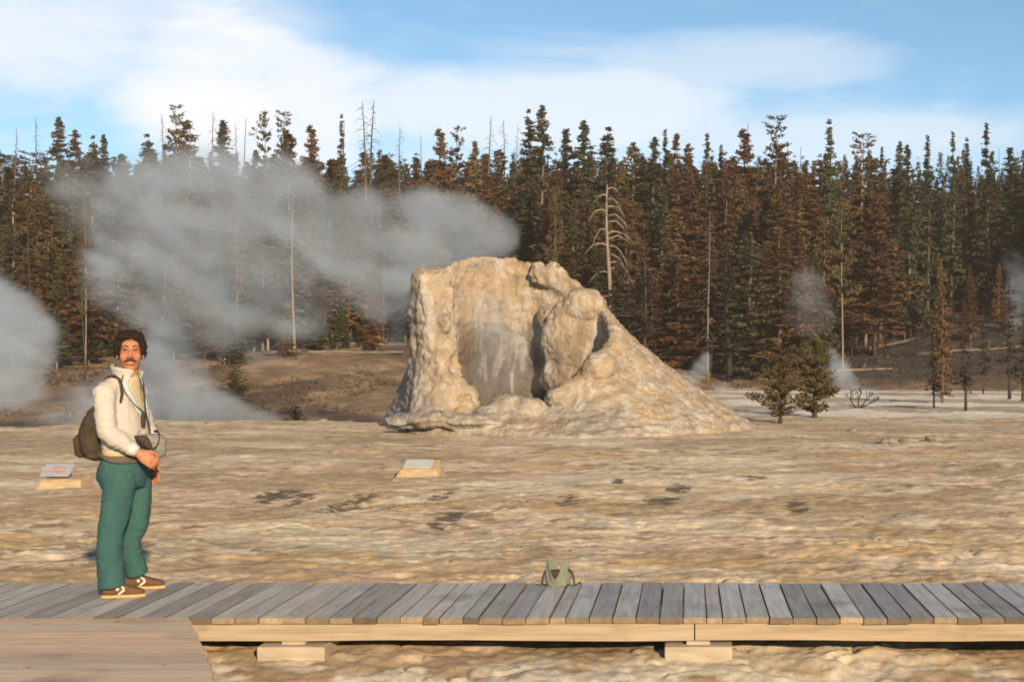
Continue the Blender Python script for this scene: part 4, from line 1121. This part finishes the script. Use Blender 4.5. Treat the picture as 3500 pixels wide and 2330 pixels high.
# open canvas bag on the back edge of the walk
def canvas_bag():
    Y = 9.76; x = (1283 - 1580) / 3271 * Y
    e = empty('canvas_bag', (x, Y, .003), 'small olive canvas bag standing open on the back edge of the boardwalk', 'bag')
    g = []; n = 44
    for i in range(13):
        s = i / 12; row = []
        for j in range(n + 1):
            a = 2 * math.pi * j / n
            # two pointed ears (left/right), deep notch front and back
            ear = abs(math.cos(a + .22)) ** .75
            top = .035 + .145 * ear * (1.0 if math.cos(a) < 0 else 1.04) + (.03 if math.sin(a) > 0 else 0) * (1 - ear)
            z = top * s
            rx = .092 * (1 - .16 * s * ear) * (1 - .25 * (1 - s) ** 4) * (1 - .12 * s); ry = .06 * (1 - .15 * s)
            row.append(Vector((rx * math.cos(a) + .006 * math.sin(5 * a + 3 * s), ry * math.sin(a) + .005 * math.cos(4 * a + s * 5), z)))
        g.append(row)
    o = panel('bag_body', M['olive_canvas'], e, g, .006)
    b = MB(); b.loft([(Vector((0, 0, z)), Vector((.08, 0, 0)), Vector((0, .05, 0))) for z in (.002, .012)], 20); b.build('bottom', M['dark_web'], e)
    b = MB(); b.tube([Vector((.075, -.02, .115)), Vector((.098, -.03, .10)), Vector((.112, -.035, .05)), Vector((.118, -.04, .014)), Vector((.145, -.03, .02)), Vector((.158, -.02, .026))], .011, 8, flat=.55); b.build('strap', M['dark_web'], e)
    b = MB(); b.tube([Vector((-.085, -.02, .105)), Vector((-.100, -.03, .06)), Vector((-.106, -.04, .008))], .008, 8); b.build('strap', M['dark_web'], e)
    b = MB(); b.loft([(Vector((0, .008, z)), Vector((rx, 0, 0)), Vector((0, ry, 0))) for z, rx, ry in ((.015, .070, .040), (.06, .076, .042), (.095, .074, .042), (.105, .060, .034))], 20); b.build('lining', M['dark_web'], e)
M['olive_canvas'] = simple('olive_canvas', (.155, .16, .118), .2, 14, .9, .4, .006)
canvas_bag()

# ------------------------------------------------------------------ steam
def steam_mat(name, dens, col=(.84, .925, 1.0), aniso=.55):
    m = bpy.data.materials.new(name); m.use_nodes = True; t = m.node_tree; t.nodes.clear()
    o = t.nodes.new('ShaderNodeOutputMaterial'); p = t.nodes.new('ShaderNodeVolumePrincipled')
    p.inputs['Color'].default_value = (*col, 1); p.inputs['Density'].default_value = dens; p.inputs['Anisotropy'].default_value = aniso
    p.inputs['Density Attribute'].default_value = 'density'
    t.links.new(p.outputs[0], o.inputs['Volume']); return m
def steam(name, label, blobs, dens, vox, noise_scale, amp, gain=1.6, ybase=None, aniso=.12, seed=0.0, thr=.18, fm=1.75):
    """blobs: (centre, radius, weight). A real density grid: soft puffs eaten into by noise."""
    ng = bpy.data.node_groups.new(name, 'GeometryNodeTree')
    ng.interface.new_socket('Geometry', in_out='OUTPUT', socket_type='NodeSocketGeometry')
    ng.interface.new_socket('Geometry', in_out='INPUT', socket_type='NodeSocketGeometry')
    N, Lk = ng.nodes, ng.links
    out = N.new('NodeGroupOutput'); pos = N.new('GeometryNodeInputPosition')
    def mth(op, a, b=None, c=None, clamp=False):
        x = N.new('ShaderNodeMath'); x.operation = op; x.use_clamp = clamp
        for i, q in enumerate((a, b, c)):
            if q is None: continue
            if hasattr(q, 'is_output'): Lk.new(q, x.inputs[i])
            else: x.inputs[i].default_value = q
        return x.outputs[0]
    nz = N.new('ShaderNodeTexNoise'); nz.inputs['Scale'].default_value = noise_scale; nz.inputs['Detail'].default_value = 5; nz.inputs['Roughness'].default_value = .58; nz.inputs['Distortion'].default_value = 1.1
    off = N.new('ShaderNodeVectorMath'); off.operation = 'ADD'; off.inputs[1].default_value = (seed, seed * 2.3, -seed); Lk.new(pos.outputs[0], off.inputs[0]); sh = N.new('ShaderNodeVectorRotate'); sh.rotation_type = 'Y_AXIS'; sh.inputs['Angle'].default_value = -.45; Lk.new(off.outputs[0], sh.inputs['Vector']); st = N.new('ShaderNodeVectorMath'); st.operation = 'MULTIPLY'; st.inputs[1].default_value = (.62, 1.0, 1.25); Lk.new(sh.outputs[0], st.inputs[0]); Lk.new(st.outputs[0], nz.inputs['Vector'])
    n2 = N.new('ShaderNodeTexNoise'); n2.inputs['Scale'].default_value = noise_scale * .35; n2.inputs['Detail'].default_value = 3; n2.inputs['Distortion'].default_value = .8; Lk.new(off.outputs[0], n2.inputs['Vector'])
    tot = None
    for c, r, w in blobs:
        rx, ry, rz = r if isinstance(r, tuple) else (r, r, r)
        s = N.new('ShaderNodeVectorMath'); s.operation = 'SUBTRACT'; Lk.new(pos.outputs[0], s.inputs[0]); s.inputs[1].default_value = c
        d = N.new('ShaderNodeVectorMath'); d.operation = 'DIVIDE'; Lk.new(s.outputs[0], d.inputs[0]); d.inputs[1].default_value = (rx, ry, rz)
        q = N.new('ShaderNodeVectorMath'); q.operation = 'DOT_PRODUCT'; Lk.new(d.outputs[0], q.inputs[0]); Lk.new(d.outputs[0], q.inputs[1])
        k = mth('SUBTRACT', 1.0, q.outputs['Value'], clamp=True)
        k = mth('MULTIPLY', mth('MULTIPLY', k, k), w)
        tot = k if tot is None else mth('ADD', tot, k)
    f = mth('MINIMUM', mth('MULTIPLY', tot, fm), 1.0)
    nn_ = mth('ADD', mth('MULTIPLY', nz.outputs[0], .62), mth('MULTIPLY', n2.outputs[0], .38))
    # soft edge: noise must beat a bar that drops where the puffs pile up; inside, the same noise leaves thick and thin streaks
    bar = mth('SUBTRACT', .5 + .15 * amp, mth('MULTIPLY', f, .27 * amp))
    g = mth('MULTIPLY', mth('SUBTRACT', nn_, bar), 4.2, None, True)
    g = mth('MULTIPLY', mth('MULTIPLY', g, mth('ADD', mth('MULTIPLY', g, .75), .25)), sstep_node(mth, f))
    g = mth('MULTIPLY', g, gain)
    lo = Vector([min(c[i] - (r[i] if isinstance(r, tuple) else r) for c, r, w in blobs) for i in range(3)])
    hi = Vector([max(c[i] + (r[i] if isinstance(r, tuple) else r) for c, r, w in blobs) for i in range(3)])
    vc = N.new('GeometryNodeVolumeCube'); Lk.new(g, vc.inputs['Density']); vc.inputs['Min'].default_value = lo; vc.inputs['Max'].default_value = hi
    for i, ax in enumerate('XYZ'): vc.inputs['Resolution ' + ax].default_value = max(8, int((hi[i] - lo[i]) / vox))
    sm = N.new('GeometryNodeSetMaterial'); sm.inputs['Material'].default_value = mat = steam_mat(name, dens, aniso=aniso)
    Lk.new(vc.outputs[0], sm.inputs[0]); Lk.new(sm.outputs[0], out.inputs[0])
    vol = bpy.data.volumes.new(name); vol.materials.append(mat)
    o = link('steam', vol); md = o.modifiers.new('steam', 'NODES'); md.node_group = ng
    tag(o, label, 'steam', kind='stuff')
    return o
def sstep_node(mth, f): return mth('MULTIPLY', f, 3.0, None, True)
def B(u, v, Y, r, w=1.0, dy=None, squash=1.0):
    R = r / 3271 * Y; return (tuple(at(u, v, Y)), (R, (dy or R), R * squash), w)
main = [B(1125, 540, 39.8, 90, 1.3, 1.2), B(1155, 545, 39.6, 55, 1.0, 1.0), B(1062, 500, 39.9, 90, 1.4, 1.3), B(975, 500, 40, 100, 1.2, 1.4), B(1060, 590, 39.7, 100, .9, 1.2), B(1000, 600, 39.4, 110, 1.0, 1.4), B(1150, 760, 37.3, 150, .60, 1.5), B(1150, 870, 36.9, 130, .75, 1.2), B(935, 690, 36.0, 75, .65, .9), B(955, 615, 36.3, 62, .65, .8), B(915, 770, 36.2, 70, .5, .9), B(940, 640, 38.6, 80, .7, 1.2), B(975, 585, 38.6, 70, .8, 1.1),
        B(900, 580, 39, 120, .8, 1.8), B(800, 530, 39.6, 140, .75, 2.0), B(690, 460, 40.5, 150, .7, 2.2), B(570, 430, 41, 160, .7, 2.4), B(440, 430, 41.5, 170, .7, 2.6), B(310, 450, 42, 160, .62, 2.6), B(300, 560, 42, 150, .6, 2.4),
        B(440, 570, 42, 180, .7, 2.6), B(590, 590, 41, 170, .62, 2.4), B(730, 620, 40.5, 160, .6, 2.2), B(850, 650, 39.6, 130, .6, 1.9), B(960, 700, 37.6, 90, .55, 1.2), B(640, 720, 42, 150, .5, 2.0), B(470, 720, 42.5, 170, .55, 2.2), B(350, 700, 42.5, 140, .5, 2.0), B(160, 420, 43, 150, .35, 2.4)]
main += [B(350, 800, 44, 150, .5, 2.2), B(560, 800, 44, 150, .42, 2.2), B(720, 720, 43, 140, .45, 2), B(900, 720, 40, 110, .4, 1.6), B(250, 660, 43, 140, .45, 2.2), B(520, 380, 43, 150, .5, 2.2), B(360, 380, 43, 140, .5, 2.2), B(220, 520, 43, 150, .4, 2.2), B(680, 400, 42, 120, .4, 2), B(860, 470, 40, 110, .45, 1.8)]
steam('geyser_steam', 'wide blue grey steam plume drifting away from the geyser cone', main, .74, .13, .60, 1.2, 1.0)
steam('crater_steam', 'thin veil of steam hanging inside the open vent of the cone', [B(1130, 700, 37.7, 110, .8, 1.0), B(1125, 800, 37.5, 120, 1.0, 1.0), B(1120, 890, 37.2, 110, .9, 1.0), B(1205, 850, 37.5, 110, 1.0, 1.0), B(1215, 760, 37.9, 90, .9, .8), B(1060, 660, 37.7, 90, .5, .9)], .42, .1, .9, .9, 1.0, seed=5.3)
low = [B(430, 930, 46.5, 140, .8, 2.2), B(330, 900, 46.5, 130, .7, 2.2), B(520, 950, 46.5, 110, .8, 2.0, .6), B(410, 830, 46.8, 120, .6, 1.8), B(250, 940, 46.5, 120, .6, 2.0), B(620, 965, 46.5, 80, .6, 1.5, .5), B(150, 940, 47, 130, .5, 2.0), B(380, 770, 47, 90, .5, 1.5)]
steam('basin_steam', 'low steam bank rising from the basin behind the man', low, .85, .15, .62, 1.05, 1.0, seed=3.1)
left = [B(20, 700, 44, 130, 1.0, 2.4), B(75, 770, 44, 110, 1.0, 2.0), B(10, 800, 44, 150, 1.0, 2.6), B(70, 880, 44, 110, .9, 2.2), B(-80, 720, 44, 160, 1.0, 3.0), B(0, 930, 44, 120, .6, 2.2), B(-60, 860, 44, 150, .9, 2.5)]
steam('vent_steam', 'dense round steam cloud beside the man at the edge of the wood', left, 1.05, .15, .70, 1.35, 1.0, seed=7.7, fm=.95)
for nm, lab, bl, dn, sd in [
    ('slope_steam', 'faint steam puff hanging before the rusty pines', [B(1862, 690, 78, 90, .7, 2.4), B(1845, 650, 78, 70, .6, 1.8), B(1885, 745, 78, 80, .55, 2.2), B(1830, 730, 78, 70, .45, 2)], .17, 1.2),
    ('small_vent_steam', 'little steam jet curling up just past the cone slope', [B(1612, 845, 66, 34, .9, 1.0), B(1622, 820, 66, 22, .9, .7), B(1590, 880, 66, 48, .7, 1.4), B(1660, 895, 66, 60, .5, 1.4, .5), B(1560, 880, 66, 50, .5, 1.2)], .8, 4.4),
    ('flat_steam', 'thin steam curl rising behind the young pines', [B(1930, 850, 72, 45, .9, 1.3), B(1945, 890, 72, 55, .8, 1.4), B(1990, 905, 72, 70, .5, 1.5, .45), B(1915, 810, 72, 28, .7, .8)], .6, 6.1),
    ('edge_steam', 'wisp of steam at the far end of the dark slope', [B(2330, 600, 84, 50, .8, 1.8), B(2350, 660, 84, 60, .9, 2.2), B(2340, 740, 84, 45, .6, 1.5), B(2375, 700, 84, 90, .7, 2.2), B(2345, 780, 84, 60, .5, 1.6)], .24, 9.3)]:
    steam(nm, lab, bl, dn * 1.5, .14, .9, 1.0, 1.0, seed=sd)

# ------------------------------------------------------------------ thin warm air
b = MB(); b.box(-700, 700, -60, 760, -6, 46)
mh = bpy.data.materials.new('haze_air'); mh.use_nodes = True; mh.node_tree.nodes.clear()
oh = mh.node_tree.nodes.new('ShaderNodeOutputMaterial'); ph = mh.node_tree.nodes.new('ShaderNodeVolumePrincipled')
ph.inputs['Color'].default_value = (1.0, .88, .76, 1); ph.inputs['Density'].default_value = HAZE; ph.inputs['Anisotropy'].default_value = .1
mh.node_tree.links.new(ph.outputs[0], oh.inputs['Volume'])
tag(b.build('haze', mh, None, False), kind='stuff')
# ------------------------------------------------------------------ sky and sun
SUN_EL, SUN_AZ = rad(17), rad(22)     # behind the camera, to its right
tosun = Vector((math.sin(SUN_AZ) * math.cos(SUN_EL), -math.cos(SUN_AZ) * math.cos(SUN_EL), math.sin(SUN_EL)))
ld = bpy.data.lights.new('sun', 'SUN'); ld.energy = 4.6; ld.angle = rad(1.2); ld.color = (1.0, .80, .56)
lo_ = bpy.data.objects.new('sun', ld); COL.objects.link(lo_); lo_.rotation_euler = tosun.to_track_quat('Z', 'Y').to_euler(); lo_.location = (5, -20, 30)
w = bpy.data.worlds.new('World'); sc.world = w; w.use_nodes = True
t = w.node_tree; N, Lk = t.nodes, t.links
bg = N['Background']; bg.inputs['Strength'].default_value = .088
sky = N.new('ShaderNodeTexSky'); sky.sky_type = 'NISHITA'; sky.sun_disc = False; sky.sun_elevation = SUN_EL
sky.sun_rotation = math.pi - SUN_AZ; sky.air_density = 1.0; sky.dust_density = .6; sky.ozone_density = 1.3; sky.altitude = 2300
tc = N.new('ShaderNodeTexCoord')
def wm(op, a, b=None, c=None, clamp=False):
    x = N.new('ShaderNodeMath'); x.operation = op; x.use_clamp = clamp
    for i, q in enumerate((a, b, c)):
        if q is None: continue
        if hasattr(q, 'is_output'): Lk.new(q, x.inputs[i])
        else: x.inputs[i].default_value = q
    return x.outputs[0]
def wnoise(scale, st, detail=5, rough=.55, dist=.6, loc=(0, 0, 0), rot=(0, 0, 0)):
    m = N.new('ShaderNodeMapping'); m.inputs['Scale'].default_value = st; m.inputs['Location'].default_value = loc; m.inputs['Rotation'].default_value = rot
    Lk.new(tc.outputs['Generated'], m.inputs[0]); n = N.new('ShaderNodeTexNoise'); Lk.new(m.outputs[0], n.inputs['Vector'])
    n.inputs['Scale'].default_value = scale; n.inputs['Detail'].default_value = detail; n.inputs['Roughness'].default_value = rough; n.inputs['Distortion'].default_value = dist
    return n.outputs[0]
def wramp(x, a, b):
    m = N.new('ShaderNodeMapRange'); m.interpolation_type = 'SMOOTHSTEP'; Lk.new(x, m.inputs[0]); m.inputs[1].default_value = a; m.inputs[2].default_value = b; return m.outputs[0]
sx = N.new('ShaderNodeSeparateXYZ'); Lk.new(tc.outputs['Generated'], sx.inputs[0]); dx, dz = sx.outputs[0], sx.outputs[2]
wisps = wnoise(3.2, (1, 1, 3.4), 6, .55, 1.0, (3.1, 0, .4), (0, .22, 0))
fine = wnoise(9, (1, 1, 2.6), 5, .6, .6, (.4, 0, 1.2), (0, .3, 0))
def blob(du, dv, rx, rz):
    a = wm('DIVIDE', wm('SUBTRACT', dx, du), rx); b = wm('DIVIDE', wm('SUBTRACT', dz, dv), rz)
    return wm('SUBTRACT', 1.0, wm('ADD', wm('MULTIPLY', a, a), wm('MULTIPLY', b, b)))
def D(u, v):
    d = Vector(((u - 1580) / 3271, 1, (827.7 - v) / 3271)).normalized(); return d.x, d.z
c = wramp(wm('ADD', wisps, wm('MULTIPLY', wm('SUBTRACT', fine, .5), .35)), .46, .92)
nz = wm('MULTIPLY', wm('SUBTRACT', fine, .5), 2.0)
nz2 = wm('MULTIPLY', wm('SUBTRACT', wisps, .5), 1.6)
nn = wm('ADD', nz, nz2)
clouds = wm('MULTIPLY', c, .78)
for (u, v, rx, rz, a, b, k) in ((490, 175, .066, .058, -.7, 1.1, 1.0), (640, 260, .085, .05, -.5, .8, .85), (1200, 255, .17, .030, -.6, .9, .7), (60, 80, .11, .035, -.6, .9, .75), (1700, 140, .10, .022, -.6, 1.0, .45), (1900, 320, .14, .018, -.6, .9, .55), (1500, 340, .3, .03, -.6, .9, .4), (300, 30, .12, .03, -.6, .9, .6)):
    q = wramp(wm('ADD', blob(*D(u, v), rx, rz), nn), a, b); clouds = wm('MAXIMUM', clouds, wm('MULTIPLY', q, k))
mx = N.new('ShaderNodeMix'); mx.data_type = 'RGBA'; Lk.new(clouds, mx.inputs[0]); tn = N.new('ShaderNodeMix'); tn.data_type = 'RGBA'; tn.blend_type = 'MULTIPLY'; tn.inputs[0].default_value = 1; tn.inputs[7].default_value = (.80, 1.0, 1.02, 1); Lk.new(sky.outputs[0], tn.inputs[6]); Lk.new(tn.outputs[2], mx.inputs[6])
mx.inputs[7].default_value = (7.4, 7.5, 7.7, 1)
Lk.new(mx.outputs[2], bg.inputs['Color'])

# ------------------------------------------------------------------ camera and render settings
cd = bpy.data.cameras.new('camera'); cam = bpy.data.objects.new('camera', cd); COL.objects.link(cam)
cd.sensor_width = 36; cd.lens = 50; cd.shift_x = (1177.5 - 1580) / 2355; cd.shift_y = (827.7 - 784) / 2355
cam.location = (0, 0, CAMZ); cam.rotation_euler = (math.pi / 2, 0, 0); cd.clip_start = .1; cd.clip_end = 3000
sc.camera = cam
sc.render.engine = 'CYCLES'
cy = sc.cycles
cy.max_bounces = 5; cy.diffuse_bounces = 2; cy.glossy_bounces = 2; cy.transmission_bounces = 2; cy.volume_bounces = 1; cy.transparent_max_bounces = 8
cy.volume_step_rate = 2.0; cy.volume_max_steps = 256
cy.use_denoising = True
cy.sample_clamp_indirect = 4
cy.pixel_filter_type = 'BLACKMAN_HARRIS'; cy.filter_width = 1.8
sc.view_settings.view_transform = 'Standard'; sc.view_settings.look = 'None'; sc.view_settings.exposure = .66; sc.view_settings.gamma = 1
